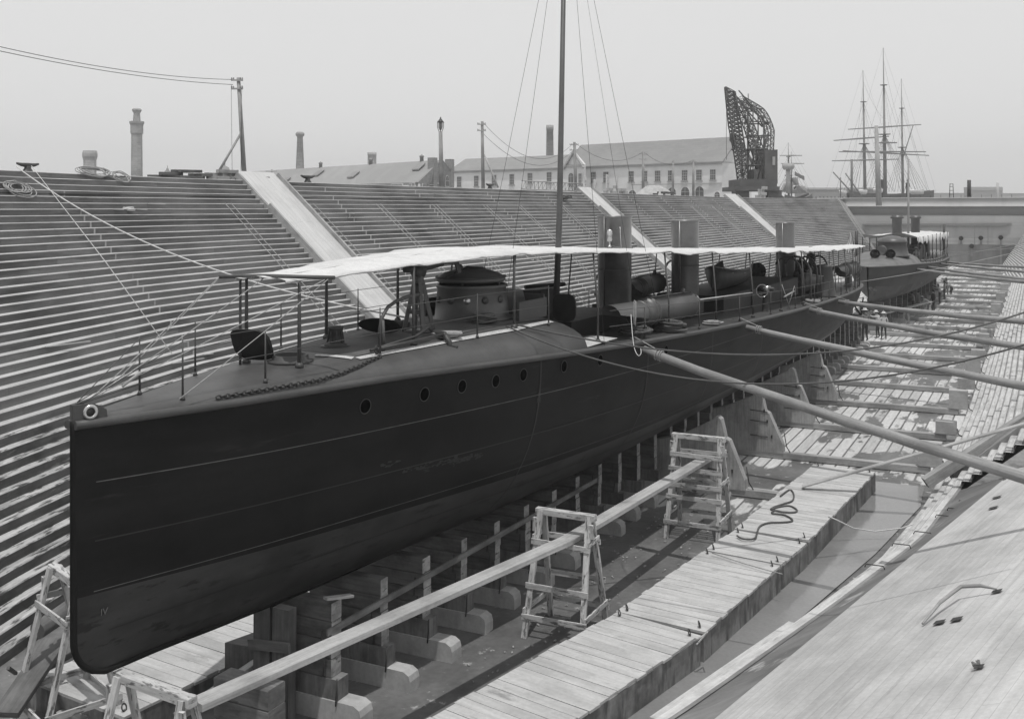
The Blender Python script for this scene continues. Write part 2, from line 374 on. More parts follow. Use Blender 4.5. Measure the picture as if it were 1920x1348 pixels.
mb.v += mb2.v; mb.f += [tuple(i+o for i in f) for f in mb2.f]; mb.uv += mb2.uv; mb.m += mb2.m; mb.sm += mb2.sm
cxx = lerp(TOER, 30.9); i0 = len(mb.v); mb.v += [(cxx, 30.9, 0), (cxx+11.3, 30.9, 0), (cxx+11.3, 30.9, 9.7), (cxx+.15, 30.9, .05)]; mb.face((i0, i0+1, i0+2, i0+3), [(0, 0), (11, 0), (11, 9), (0, 0)], 0)
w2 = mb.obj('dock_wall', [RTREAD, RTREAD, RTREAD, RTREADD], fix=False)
tag(w2, 'sunlit stepped timber wall on the right side of the dock', 'dock wall', kind='structure')
mb = MB()
for k in range(NST):
    z0 = k*RISE; y = -9 - k*.257
    mb.quad((-36, y, z0), (26, y, z0), (26, y, z0+RISE), (-36, y, z0+RISE), 1); mb.quad((-36, y, z0+RISE), (26, y, z0+RISE), (26, y-.257, z0+RISE), (-36, y-.257, z0+RISE), 0)
hw = mb.obj('dock_wall', [TREAD, RISER], fix=False); tag(hw, 'stepped timber head wall of the dock at the near end', 'dock wall', kind='structure')
# end abutment beside the caisson
mb = MB()
mb.prism([(lerp(TOEL, 168)-.05, 166.5, 0), (lerp(TOEL, 168)-6.3, 166.5, 9.9), (-31, 166.5, 9.9), (-31, 166.5, 0)], (0, 6.5, 0))
ab = mb.obj('abutment', STONE); tag(ab, 'smooth sloping stone abutment where the stepped wall meets the caisson', 'abutment', kind='structure')
# floor, quays, water beyond
mb = MB(); mb.quad((-32, -12, 0), (12, -12, 0), (12, 175, 0), (-32, 175, 0), o=(0, 0)); struct(mb.obj('dock_floor', FLOORM))
mb = MB(); rows = []
ysq = [-8, 3, 8, 13, 16, 21, 27, 35, 60, 128, 140, 155, 171, 178]
for y in ysq:
    x = lerp(TOEL, y) - lerp(RUNL, y)*TOP
    rows.append([V((x+.02, y, TOP)), V((x-.5, y, TOP+.03)), V((x-60, y, TOP)), V((-2500, y*1.0, TOP))])
mb.grid(rows, sm=False)
mb.quad((-2500, 178, TOP), (-30, 178, TOP), (-30, 262, TOP), (-2500, 262, TOP)); mb.quad((-2500, 262, TOP), (-60, 262, TOP), (-60, 2500, TOP), (-2500, 2500, TOP))
struct(mb.obj('ground', STONE))
mb = MB(); mb.quad((12, -100, TOP), (2500, -100, TOP), (2500, 178, TOP), (12, 178, TOP)); struct(mb.obj('quay', STONE))
mb = MB(); mb.quad((-60, 262, 8.0), (4000, 262, 8.0), (4000, 4000, 8.0), (-60, 4000, 8.0)); mb.quad((-30, 176.2, 8.0), (4000, 176.2, 8.0), (4000, 262, 8.0), (-30, 262, 8.0)); struct(mb.obj('water', WATER))
# pool of standing water between rafts and right wall
mb = MB()
pl = [(-6.6, 10, ), (-5.9, 14), (-5.4, 17.4), (-4.35, 22), (-3.5, 27), (-2.9, 31.9), (-3.0, 34.2), (-5.9, 34.2), (-6.8, 26), (-7.3, 18), (-8.0, 10)]
i = mb.add([V((x, y, .03)) for x, y in pl]); mb.face(list(range(i, i+len(pl))), [(p[0], p[1]) for p in pl]); struct(mb.obj('water', WATER))
# planked slope in the foreground
mb = MB(); rows = []; uvs = []
yy = -6.0
while yy <= 30.8:
    ez = .9 + .046*(yy-15.5); ex = -4.24 + .248*(yy-15.5); r = []; u_ = []
    for q in range(0, 66):
        dd = q * .25; r.append(V((ex + dd, yy - dd*.22, ez + dd*.44))); u_.append((yy*1.03, q*.28))
    rows.append(r); uvs.append(u_); yy += 1.15
mb.grid(rows, sm=False, uvs=uvs)
e0 = [r[0] for r in rows]
mb3 = MB(); mb3.grid([[V((lerp(TOER, p.y)+.98, p.y, .87)) if p.y > 2 else V((p.x-.6, p.y, .8)) for p in e0], [V((p.x+.01, p.y, p.z-.12)) for p in e0]]); struct(mb3.obj('mud_apron', MUD, fix=False))
mb.grid([e0, [p - V((.02, 0, .75)) for p in e0]], sm=False)
mb.grid([rows[-1], [V((p.x, p.y, p.z-.8)) for p in rows[-1]]], sm=False)
ramp = mb.obj('planked_slope', RAMP, fix=False); tag(ramp, 'broad pale planked slope filling the lower right foreground', 'planked slope')
mb = MB()     # square bolt holes and dark knots in the slope
def onramp(u, v):
    best = None
    for i in range(len(rows)-1):
        for q in range(0, 65):
            a = proj(rows[i][q]); e = abs(a[0]-u)+abs(a[1]-v)
            if best is None or e < best[0]: best = (e, i, q)
    return rows[best[1]][best[2]]
def rampn(): return V((-.41, 0, .91))
for (u, v, s_) in ((1880, 1110, .0), ):
    pass
DARKH = M('dark_recess', .05, .1, (2, 2), .9, 0, .1, 1)
for (u, v, w, h) in ((1787, 1151, .17, .12), (1760, 1181, .17, .12), (1883, 1122, .16, .1), (1832, 1253, .12, .09), (1868, 927, .2, .12), (1876, 900, .2, .12), (1862, 945, .2, .12)):
    c = onramp(u, v); y = c.y; sl = .44; t = V((1, -.22, sl)).normalized()*w; l = V((.2, 1, 0)).normalized()*h*1.6; c = c + V((0, 0, .035))
    mb = MB(); mb.quad(c - t*.5 - l*.5, c - t*.5 + l*.5, c + t*.5 + l*.5, c + t*.5 - l*.5); mb.obj('bolt_hole', DARKH, parent=ramp, fix=False)
mb = MB(); p0 = onramp(1747, 1183); p1 = onramp(1800, 1140); p2 = onramp(1888, 1121)
mb.tube([p0+V((0, 0, .05)), p0.lerp(p1, .5)+V((-.05, 0, .16)), p1+V((-.04, 0, .2)), p1.lerp(p2, .55)+V((-.02, 0, .16)), p2+V((0, 0, .06))], [.02, .03, .032, .03, .012], 6)
tag(mb.obj('bent_lath', WOOD), 'thin bent strip of wood lying across the foreground planked slope', 'lath')
mb = MB(); c = onramp(1826, 1253)
for q in range(7):
    a = random.uniform(0, 6.3); mb.beam(c+V((0, 0, .03+.006*q)), c+V((math.cos(a)*.1, math.sin(a)*.1, .04+.006*q)), .03, .01)
tag(mb.obj('debris_scrap', WOODD), 'small dark crumpled scrap low on the planked slope', 'scrap')
# long sill timbers along the foot of the slope, with iron staples
for n_, (a, b, lab) in enumerate((((1226, 1346, .42), (1486, 1166, .42), 'pale squared timber in the wet at the foot of the planked slope'),
                  ((1340, 1338, .8), (1588, 1122, .8), 'long worn timber beside the lower edge of the planked slope'),
                  ((1595, 1105, .62), (1880, 872, .85), 'narrow stapled rail timber along the far lower edge of the planked slope'))):
    mb = MB(); p, q = at(a[0], a[1], z=a[2]), at(b[0], b[1], z=b[2]); mb.beam(p - V((0, 0, .13)), q - V((0, 0, .13)), .2, .26, ch=.02)
    o = mb.obj('sill_timber', RTREAD); tag(o, lab, 'timber', 'sill timbers at the foot of the slope')
    if n_ == 2:
        for (u, v) in ((1640, 1061), (1690, 1022), (1730, 999), (1770, 968), (1792, 955), (1812, 941), (1838, 925)):
            c = at(u, v, z=.98); mb2 = MB(); mb2.tube([c+V((-.2, 0, -.05)), c+V((-.17, 0, .02)), c+V((.17, .02, .02)), c+V((.2, .02, -.05))], .013, 5); mb2.obj('staple', IRON, parent=o)
def wallpt(Y, z, off=0.0):
    x = lerp(TOEL, Y) - lerp(RUNL, Y)*z; n = V((1, 0, lerp(RUNL, Y))).normalized(); return V((x, Y, z)) + n*off
def quay(u, back=0.0, z=TOP):
    # point on the left coping seen at column u
    best = None
    for q in range(80, 1750):
        y = q/10; x = lerp(TOEL, y) - lerp(RUNL, y)*TOP - back; e = abs(proj((x, y, z))[0]-u)
        if best is None or e < best[0]: best = (e, x, y)
    return V((best[1], best[2], z))
# ------------------------------------------------------------ torpedo boat
BL = 58.5; BANG = -math.atan2(1.1, 58.8)
boat = thing('torpedo_boat', 'large dark torpedo boat with three funnels and white awning, shored up in the dock', 'boat', (-11.2, 9.7, 0), BANG)
BM = Matrix.Translation((-11.2, 9.7, 0)) @ Matrix.Rotation(BANG, 4, 'Z'); BI = BM.inverted()
def W(x, y, z): return BM @ V((x, y, z))
HB = [(0, .05), (.6, .27), (1.65, .66), (3.2, 1.08), (4.7, 1.38), (7.5, 1.86), (10.3, 2.24), (13.5, 2.5), (18, 2.66), (24, 2.72), (30, 2.68), (36, 2.52), (42, 2.25), (48, 1.85), (53, 1.35), (56.5, .8), (58, .38), (58.5, .1)]
ZG = [(0, 5.72), (4.7, 5.72), (7.5, 5.62), (10.3, 5.5), (13.5, 5.36), (22.8, 4.97), (32, 4.65), (40, 4.4), (50, 4.1), (58.5, 3.85)]
ZK = [(0, 2.3), (2, 2.15), (5, 1.98), (10, 1.82), (46, 1.82), (52, 2.2), (56, 2.75), (58.5, 3.3)]
CAM = [(0, .02), (2, .13), (4, .24), (6, .38), (8, .53), (10, .66), (11.5, .7)]
HBs = lambda s: (lerp(HB, s) if s < 1 or s > 57.4 else smooth(HB, s)); ZGs = lambda s: smooth(ZG, s); ZKs = lambda s: smooth(ZK, s)
def hullp(s, w):
    hb, zg, zk = HBs(s), ZGs(s), ZKs(s)
    z = zk + (zg - zk) * w
    mid = min(1, s/16) * (1 if s < 44 else max(0, 1-(s-44)/14))
    a = 1.55 + 1.3*mid; b = .78 - .28*mid
    x = hb * (1-(1-w)**a)**b
    y = s
    if s < 6:
        cut = 0 if z > 2.85 else (1 - math.sqrt(max(0, 1 - ((2.85-z)/.6)**2)) if 2.85-z < .6 else 1)*.75
        y += cut * (1 - s/6)
    if s > 50: y += .35*w*(s-50)/8.5
    return V((x, y, z))
ss = [0, .15, .35, .6, 1, 1.5, 2.2, 3, 4, 5, 6, 7.2, 8.5, 10, 11.5, 13, 15, 17, 19.5, 22, 25, 28, 31, 34, 37, 40, 43, 46, 48.5, 50.5, 52.5, 54, 55.3, 56.4, 57.2, 57.8, 58.2, 58.5]
ws = [0, .015, .04, .08, .13, .19, .26, .33, .4, .48, .56, .64, .72, .8, .87, .92, .96, 1]
mb = MB()
for sd in (1, -1):
    rows_ = [[V((hullp(s, w).x*sd, hullp(s, w).y, hullp(s, w).z)) for s in ss] for w in ws]
    uv_ = [[(p.y + (0 if sd > 0 else 40), p.z*1.0 + w*.0) for p in r] for r, w in zip(rows_, ws)]
    mb.grid(rows_, uvs=uv_, mf=lambda i, j: 1 if ws[i] < .3 else 0, flip=(sd < 0))
mb.grid([[V((hullp(58.5, w).x, hullp(58.5, w).y, hullp(58.5, w).z)) for w in ws], [V((-hullp(58.5, w).x, hullp(58.5, w).y, hullp(58.5, w).z)) for w in ws]])
hull = mb.obj('hull', [HULL, HULLB], parent=boat, local=True)
def hull_n(s, w):
    p = hullp(s, w); a = hullp(s+.1, w) - p; b = hullp(s, min(1, w+.02)) - p if w < .98 else p - hullp(s, w-.02)
    n = a.cross(b); n.normalize(); return n if n.x > 0 else -n
def find(u, zrel=None, v=None):
    # starboard hull point that projects to pixel (u, v)
    best = None
    for i in range(0, 580):
        s = i*.1
        for w in ([x*.01 for x in range(40, 100)] if v is not None else [0]):
            if v is None: w = (ZGs(s)-zrel-ZKs(s))/(ZGs(s)-ZKs(s))
            p = proj(BM @ hullp(s, w)); e = abs(p[0]-u) + (abs(p[1]-v) if v is not None else 0)
            if best is None or e < best[0]: best = (e, s, w)
        if v is not None and best[0] < 2 and e > 300: break
    return best[1], best[2]
# painted lines, plate seams on the hull side
def strip(z_of_s, s0, s1, t, m, name, off=.006):
    mb = MB(); rows_ = [[], []]; s = s0
    while s <= s1 + 1e-6:
        for r, dz in ((0, -t/2), (1, t/2)):
            z = z_of_s(s) + dz; w = max(.02, min(.99, (z-ZKs(s))/(ZGs(s)-ZKs(s)))); n = hull_n(max(s, .2), w); rows_[r].append(hullp(s, w) + n*off)
        s += .4
    mb.grid(rows_); return mb.obj(name, m, parent=hull, local=True)
strip(lambda s: 4.9 - .016*s, .25, 26, .012, PALEL, 'boot_top_line')
strip(lambda s: 3.45 - .022*s, .25, 25, .011, PALEL, 'boot_top_line')
strip(lambda s: 4.12 - .02*s, .25, 40, .02, BLACK, 'plate_seam')
strip(lambda s: 2.86 - .012*s, .5, 50, .02, BLACK, 'plate_seam')
for sv in (9.5, 14.6, 19.5, 25, 31, 37.5, 44):
    mb = MB(); mb.grid([[hullp(sv, w) + hull_n(sv, w)*.005 for w in ws[4:]], [hullp(sv+.045, w) + hull_n(sv, w)*.005 for w in ws[4:]]])
    mb.obj('plate_butt', BLACK, parent=hull, local=True)
mb = MB(); rd_ = random.Random(12)
for (u0, v0, u1, v1, n_) in ((712, 874, 746, 868, 16), (752, 884, 900, 852, 70), (838, 868, 880, 858, 26), (1000, 775, 1010, 720, 8), (1085, 800, 1120, 740, 10)):
    a_, b_ = find(u0, v=v0), find(u1, v=v1)
    for k in range(n_):
        t = rd_.random(); s_ = a_[0]+(b_[0]-a_[0])*t; w_ = a_[1]+(b_[1]-a_[1])*t+rd_.gauss(0, .008); l = rd_.uniform(.02, .16); h_ = rd_.uniform(.003, .009); n = hull_n(s_, w_)*.004
        mb.quad(hullp(s_, w_)+n, hullp(s_+l, w_+rd_.uniform(-.003, .003))+n, hullp(s_+l*.9, w_+h_)+n, hullp(s_+l*.2, w_+h_*1.2)+n)
mb.obj('paint_scuff', M('scuffed_paint', .035, .4, (6, 6), .8, 0, .4, 3), parent=hull, local=True, fix=False)
# stem bar and keel
mb = MB(); mb.tube([V((0, hullp(0, w/40).y, hullp(0, w/40).z)) for w in range(40, -1, -1)] + [V((0, hullp(x, 0).y, hullp(x, 0).z)) for x in (.3, .7, 1.2, 2, 3, 4, 5, 6, 8, 11, 16, 25, 35, 45, 48, 51, 54)], .045, 8)
mb.obj('stem_and_keel_bar', HULL, parent=boat, local=True)
# gunwale moulding
mb = MB()
for sd in (1, -1):
    pts = []
    for s in ss:
        p = hullp(s, 1); pts.append(V((p.x*sd + .015*sd, p.y - (.03 if s == 0 else 0), p.z - .04)))
    mb.tube(pts, .062, 8)
mb.obj('rubbing_strake', DECKP, parent=boat, local=True)
def deckz(x, s):
    q = min(1, abs(x)/max(.05, HBs(s)))
    if s <= 11.5: c = smooth(CAM, s); return ZGs(s) + c*(1-q**2.5)**(1/2.0)
    return ZGs(s) + .07*(1-q*q)
mb = MB(); rows_ = []
qs = [-1, -.97, -.92, -.85, -.75, -.6, -.4, -.2, 0, .2, .4, .6, .75, .85, .92, .97, 1]
for s in [x for x in ss if x < 11.5] + [11.5]:
    rows_.append([V((q*HBs(s)*.985, hullp(s, 1).y, deckz(q*HBs(s), s) + .002)) for q in qs])
mb.grid(rows_)
mb.grid([rows_[-1], [V((p.x, p.y, ZGs(11.5)-.02)) for p in rows_[-1]]], sm=False)
tb = mb.obj('turtleback_deck', DECKP, parent=boat, local=True)
mb = MB(); rows_ = []
for s in [11.5] + [x for x in ss if x > 11.5]:
    rows_.append([V((q*HBs(s)*.985, hullp(s, 1).y, ZGs(s) + .07*(1-q*q) - .01)) for q in qs])
mb.grid(rows_); mb.obj('main_deck', DECKP, parent=boat, local=True)
# low waterway / grating strip pale at turtleback end
mb = MB(); mb.grid([[V((x, y, deckz(x, 12)+.015)) for x in (1.55, 1.85, 2.2)] for y in (11.6, 12.1, 12.7, 13.5)]); mb.obj('deck_grating', MAT, parent=boat, local=True)
def finddeck(u, v, dz=0.0):
    best = None
    for i in range(10, 560):
        s_ = i*.1
        for j in range(-40, 41):
            x = j/40*HBs(s_)*.97; p_ = BM @ V((x, s_, deckz(x, s_)+dz)); q_ = proj(p_); e_ = abs(q_[0]-u)+abs(q_[1]-v)
            if best is None or e_ < best[0]: best = (e_, V((x, s_, deckz(x, s_)+dz)))
    return best[1]
# portholes
def ring(mb, c, n, r, t, m=0, k=20):
    n = V(n).normalized(); a = n.orthogonal().normalized(); b = n.cross(a)
    mb.tube([c + a*math.cos(2*math.pi*i/k)*r + b*math.sin(2*math.pi*i/k)*r for i in range(k)], t, 6, m, closed=True)
for (u, v) in ((681, 760), (797, 738), (865, 724), (927, 713), (983, 703), (1059, 688), (1124, 675), (1249, 656)):
    s, w = find(u, v=v); p = hullp(s, w); n = hull_n(s, w)
    mb = MB(); mb.lathe([(.112, -.02), (.112, .008), (.0, .008)], p, 20, 0, ax=n); ph = mb.obj('porthole', HOLE, parent=hull, local=True)
    mb = MB(); ring(mb, p + n*.006, n, .120, .008); mb.obj('porthole_rim', HULLR, parent=ph, local=True)
# bow fairlead plate with ring
mb = MB(); mb.prism([V((.03, -.03, 5.66)), V((.03, -.03, 5.94)), V((.14, .22, 5.93)), V((.2, .36, 5.84)), V((.21, .38, 5.68))], (-.03, .012, 0)); mb.prism([V((-.03, -.03, 5.66)), V((-.03, -.03, 5.94)), V((-.14, .22, 5.93)), V((-.2, .36, 5.84)), V((-.21, .38, 5.68))], (.03, .012, 0))
bp_ = mb.obj('bow_chock_plate', DECKP, parent=boat, local=True)
mb = MB(); ring(mb, V((.13, .16, 5.83)), (.93, -.37, 0), .075, .028); mb.obj('fairlead_ring', BRASS, parent=bp_, local=True)
mb = MB(); mb.lathe([(.055, 0), (.055, .03), (0, .03)], V((.115, .15, 5.83)), 16, 0, ax=(.93, -.37, 0)); mb.obj('fairlead_hole', BLACK, parent=bp_, local=True)
# draught mark IV
def text_obj(txt, size, M4, mat, name, parent):
    cu = bpy.data.curves.new(name, 'FONT'); cu.body = txt; cu.size = size; cu.extrude = .002; cu.align_x = 'LEFT'
    t = bpy.data.objects.new(name, cu); COL.objects.link(t); dg = bpy.context.evaluated_depsgraph_get(); me = bpy.data.meshes.new_from_object(t.evaluated_get(dg)); bpy.data.objects.remove(t)
    o = bpy.data.objects.new(name, me); COL.objects.link(o); me.materials.clear(); me.materials.append(mat)
    if not me.uv_layers: me.uv_layers.new(name='UVMap')
    o.parent = parent; o.matrix_local = M4; return o
p = hullp(.35, .24); n = hull_n(.35, .24); xa = (hullp(.7, .24) - p).normalized(); za = n.cross(xa).normalized()*-1
za = xa.cross(n)*-1
m4 = Matrix.Identity(4); zz = n; xx = xa; yy_ = zz.cross(xx)
for i in range(3): m4[i][0] = xx[i]; m4[i][1] = yy_[i]; m4[i][2] = zz[i]; m4[i][3] = (p + n*.012)[i]
m4[0][3] += 0
text_obj('IV', .13, m4, PALEL, 'draught_mark', hull)
# awning
AZ = [(3.6, 7.36), (6, 7.5), (10, 7.62), (14, 7.5), (20, 7.25), (26, 7.05), (32, 6.85), (40, 6.6), (50, 6.35), (57.5, 6.2)]
AHB = [(3.4, .42), (5, .8), (8, 1.2), (12, 1.85), (16, 2.25), (24, 2.4), (34, 2.35), (44, 1.95), (52, 1.35), (57, .9)]
posts = [12.8 + 4.0*i for i in range(11)] 
allp = [3.9, 6.6, 9.7] + posts
mb = MB(); rows_ = []; s = 3.6
def seg(s):
    for a, b in zip([3.6]+allp, allp+[57.4]):
        if a <= s <= b and b > a: return (s-a)/(b-a)
    return 0
while s <= 57.3:
    hb = smooth(AHB, s); r = []; f_ = seg(s); sc_ = 4*f_*(1-f_)
    for j in range(-6, 7):
        q = j/6; z = smooth(AZ, s) + .045*min(1, (s-3.4)/3)*(1-abs(q)**1.5) - sc_*(.025 + .03*abs(q)**2) + .018*math.sin(s*2.1+q*3) + .012*math.sin(s*5.3-q*7)
        r.append(V((q*hb*(1-.05*sc_), s, z)))
    rows_.append(r); s += .24
e = [[r[0] - V((0, 0, .0)) for r in rows_], [r[0] - V((.01, 0, .035+.015*math.sin(i*1.9))) for i, r in enumerate(rows_)]]
e2 = [[r[-1] for r in rows_], [r[-1] - V((-.01, 0, .035+.015*math.sin(i*2.3))) for i, r in enumerate(rows_)]]
mb.grid(rows_); mb.grid(e); mb.grid(e2)
aw = mb.obj('awning', CANVAS, parent=boat, local=True)
mb = MB()
for q in (-1, 1):
    mb.tube([V((r[0 if q < 0 else -1].x, r[0].y, r[0 if q < 0 else -1].z-.035)) for r in rows_[::2]], .012, 5)
mb.tube([V((0, r[6].y, r[6].z-.02)) for r in rows_[::3]], .02, 5)
mb.obj('ridge_rope', ROPE, parent=aw, local=True)
mb = MB()      # lacing seam of the canvas near the middle funnel
mb.tube([V((r[6].x + .5 - (r[6].y-18)*.28, r[6].y, r[6].z+.004)) for r in rows_ if 18 < r[6].y < 26], .018, 5); mb.obj('seam', DECKP, parent=aw, local=True)
# awning stanchions
for i, s in enumerate(allp):
    for sd in (1, -1):
        x = smooth(AHB, s)*.97*sd; xb = min(abs(x)+.12, HBs(s)-.12)*sd if s > 12 else min(abs(x), HBs(s)*.8)*sd
        z1 = smooth(AZ, s) - .05; z0 = deckz(xb, s)
        mb = MB(); r = .025 if s < 12 else .022
        mb.tube([(xb, s, z0-.02), (xb, s, z0+.75), (x, s, z1)], [r*1.35, r*1.2, r], 8); mb.lathe([(.07, 0), (.07, .05), (.04, .09)], (xb, s, z0-.01), 12)
        mb.obj('awning_stanchion', DECKP, parent=boat, local=True)
mb = MB(); s = 3.75; mb.tube([(-.95, s-.05, 7.36), (.0, s, 7.4), (1.25, s+.15, 7.4)], .032, 8); mb.tube([(-.55, s, 7.38), (-.55, s, deckz(-.55, s))], .022, 8)
mb.obj('awning_spreader', DECKP, parent=boat, local=True)
# stern cage of close stanchions
mb = MB()
for i in range(6):
    s = 49.5 + i*1.45; 
    for sd in (1, -1):
        x = min(HBs(s)-.1, smooth(AHB, s)+.15)*sd; mb.tube([(x, s, ZGs(s)), (x, s, smooth(AZ, s)-.04)], .022, 6)
for zz_ in (.5, .95, 1.4):
    mb.tube([(min(HBs(s_)-.1, smooth(AHB, s_)+.15), s_, ZGs(s_)+zz_) for s_ in (49.5, 51.5, 53.5, 55.5, 56.8)], .012, 5)
mb.obj('stern_stanchions', DECKP, parent=boat, local=True)
# guard rail of short stanchions with wires
mb = MB()
for i in range(9):
    s = 14.8 + 4.0*i
    for sd in (1, -1):
        x = (HBs(s)-.16)*sd; mb.tube([(x, s, ZGs(s)), (x, s, ZGs(s)+.78)], .017, 6); mb.lathe([(.045, 0), (.03, .05)], (x, s, ZGs(s)+.01), 10)
for sd in (1, -1):
    for h in (.4, .76):
        pts = []
        for i in range(19):
            s = 12.8 + 2.0*i; pts.append((((HBs(s)-.16)*sd), s, ZGs(s)+h)); 
        mb.tube(pts, .009, 5)
mb.obj('guard_rail', DECKP, parent=boat, local=True)
mb = MB()      # slim stanchions and lifelines of the foredeck
for (u, v0, v1, s) in ((377, 615, 708, 2.2), (457, 618, 725, 2.6), (716, 540, 640, 6.2), (878, 580, 640, 7.9)):
    pass
for s in (1.5, 2.9, 5.4, 8.2, 10.9):
    for sd in (1, -1):
        x = HBs(s)*.72*sd; mb.tube([(x, s, deckz(x, s)), (x, s, deckz(x, s)+.85)], [.018, .010], 6); mb.lathe([(.04, 0), (.02, .06)], (x, s, deckz(x, s)), 8)
for sd in (1, -1):
    for h in (.42, .82):
        mb.tube([(.05*sd, .1, 5.95)] + [(HBs(s)*.72*sd, s, deckz(HBs(s)*.72, s)+h) for s in (1.5, 2.9, 5.4, 8.2, 10.9)], .0065, 5)
mb.obj('lifeline', DECKP, parent=boat, local=True)
mb = MB()      # awning stays to the bow
for x in (-.95, 0, 1.2):
    mb.tube(sag((x, 3.72, 7.38), (.02, .25, 5.98), .03, 8), .007, 5)
mb.tube(sag((-.95, 3.72, 7.36), (-.5, .9, 5.9), .02, 8), .006, 5); mb.tube(sag((1.2, 3.8, 7.38), (.55, 1.3, 5.85), .02, 8), .007, 5)
mb.tube([(.2, .62, 6.1), (.3, .85, 6.27)], .02, 6)
mb.obj('bow_stay', ROPE, parent=boat, local=True)
# foredeck hatch with raised oval lid
hy = 4.05; hz = deckz(-.1, hy)
mb = MB(); mb.lathe([(.36, -.02), (.38, .03), (.3, .05), (.3, .12), (.26, .12), (.24, .0)], (.12, hy+.15, hz), 24); hc = mb.obj('hatch_coaming', DECKP, parent=boat, local=True)
mb = MB(); pts = []
for i in range(24):
    a = 2*math.pi*i/24; ca, sa = math.cos(a), math.sin(a); e = 2/3.2
    pts.append(V((-.32 + .36*abs(ca)**e*(1 if ca > 0 else -1)*.85, hy - .3 + .1*abs(ca)**e*(1 if ca > 0 else -1) - .18*sa, hz + .30 + .27*abs(sa)**e*(1 if sa > 0 else -1))))
mb.prism(pts, (.015, .035, .01)); mb.obj('hatch_lid', BLACK, parent=hc, local=True)
hy = 7.15
mb = MB(); hz = deckz(-.5, hy); pts = []
for i in range(20):
    a = 2*math.pi*i/20; pts.append(V((-.15 + .42*math.cos(a), hy + .1*math.cos(a) - .12*math.sin(a), hz + .16 + .15*math.sin(a))))
mb.prism(pts, (.01, .03, .01)); mb.obj('hatch_lid', BLACK, parent=boat, local=True)
# capstan
mb = MB(); cz = deckz(-.05, 5.65); mb.lathe([(.2, -.01), (.2, .04), (.13, .07), (.10, .14), (.10, .24), (.135, .31), (.145, .34), (.12, .36), (0, .36)], (-.05, 5.65, cz), 24)
for i in range(8):
    a = 2*math.pi*i/8; mb.beam((-.05+.15*math.cos(a), 5.65+.15*math.sin(a), cz+.06), (-.05+.11*math.cos(a), 5.65+.11*math.sin(a), cz+.3), .02, .02)
mb.lathe([(.27, -.01), (.27, .012), (0, .012)], (-.05, 5.65, cz), 24)
mb.obj('capstan', IRON, parent=boat, local=True)
# matting borders along the deck edge
mb = MB()
def ribbon(mb, pts, w):
    a = []; b = []
    for i, (x, s) in enumerate(pts):
        j = min(i+1, len(pts)-1); k = max(i-1, 0); t = V((pts[j][0]-pts[k][0], pts[j][1]-pts[k][1])).normalized(); nx, ny = t[1]*w/2, -t[0]*w/2
        a.append(V((x+nx, s+ny, deckz(x+nx, s+ny)+.012))); b.append(V((x-nx, s-ny, deckz(x-nx, s-ny)+.012)))
    mb.grid([a, b])
def rp(pts, n=14):
    o = []
    for (a, b) in zip(pts, pts[1:]):
        for i in range(n): o.append((a[0]+(b[0]-a[0])*i/n, a[1]+(b[1]-a[1])*i/n))
    return o + [pts[-1]]
ribbon(mb, rp([(.9, 5.0), (1.15, 6.6), (1.35, 8.2), (1.5, 9.6), (1.52, 11.3)]), .13); ribbon(mb, rp([(.2, 4.75), (.84, 4.95)]), .16)
ribbon(mb, rp([(-.9, 5.0), (-1.15, 6.6), (-1.35, 8.2), (-1.5, 9.6), (-1.52, 11.3)]), .13)
mb.obj('deck_matting', MAT, parent=boat, local=True)
mb = MB(); mb.grid([[V((q*(.78+.09*(s-5)), s, deckz(q*(.78+.09*(s-5)), s)+.006)) for q in (-1, -.5, 0, .5, 1)] for s in (5, 6, 7, 8, 9, 10, 11, 11.45)]); mb.obj('deck_covering', DECKD, parent=boat, local=True)
# gun on A-frame pedestal
gx, gy = .35, 7.75; gz = deckz(gx, gy)
gun = bpy.data.objects.new('deck_gun', None); COL.objects.link(gun); gun.parent = boat; gun.location = (gx, gy, gz)
mb = MB()
for sx_, sy_ in ((-.22, -.18), (.22, -.18), (.22, .2), (-.22, .2)):
    mb.beam((sx_, sy_, 0), (sx_*.28, sy_*.28, .95), .075, .075)
mb.lathe([(.3, 0), (.3, .03), (0, .03)], (0, 0, -.01), 20); mb.lathe([(.1, .9), (.12, .95), (.1, 1.05), (.07, 1.12)], (0, 0, 0), 16); mb.beam((-.16, -.14, .38), (.16, -.14, .38), .05, .08)
mb.obj('gun_pedestal', FUNP, parent=gun, local=True)
mb = MB(); mb.tube([(-.1, -.35, 1.2), (-.02, -.1, 1.22), (.1, .3, 1.25), (.17, .62, 1.27)], [.05, .085, .07, .04], 12); mb.beam((.12, .32, 1.3), (.3, .95, 1.3), .05, .07); mb.beam((.3, .93, 1.32), (.33, 1.0, 1.08), .05, .09); mb.lathe([(.14, -.09), (.14, .09), (0, .09)], (0, 0, 1.17), 14, ax=(1, -.2, 0))
mb.obj('gun_barrel', IRON, parent=gun, local=True)
# cathead davit (bent tube) over the anchor
b0 = finddeck(712, 656); yb = (BM @ b0).y; mb = MB()
pts = [b0, BI @ at(712, 618, Y=yb), BI @ at(716, 596, Y=yb+.05), BI @ at(727, 576, Y=yb+.3), BI @ at(744, 564, Y=yb+.6), BI @ at(765, 556, Y=yb+1.0), BI @ at(786, 552, Y=yb+1.4)]
mb.tube(pts, .033, 10); mb.tube([b0 + V((.1, -.02, -.03)), (BI @ at(718, 600, Y=yb))], .028, 8); mb.obj('anchor_davit', DECKP, parent=boat, local=True)
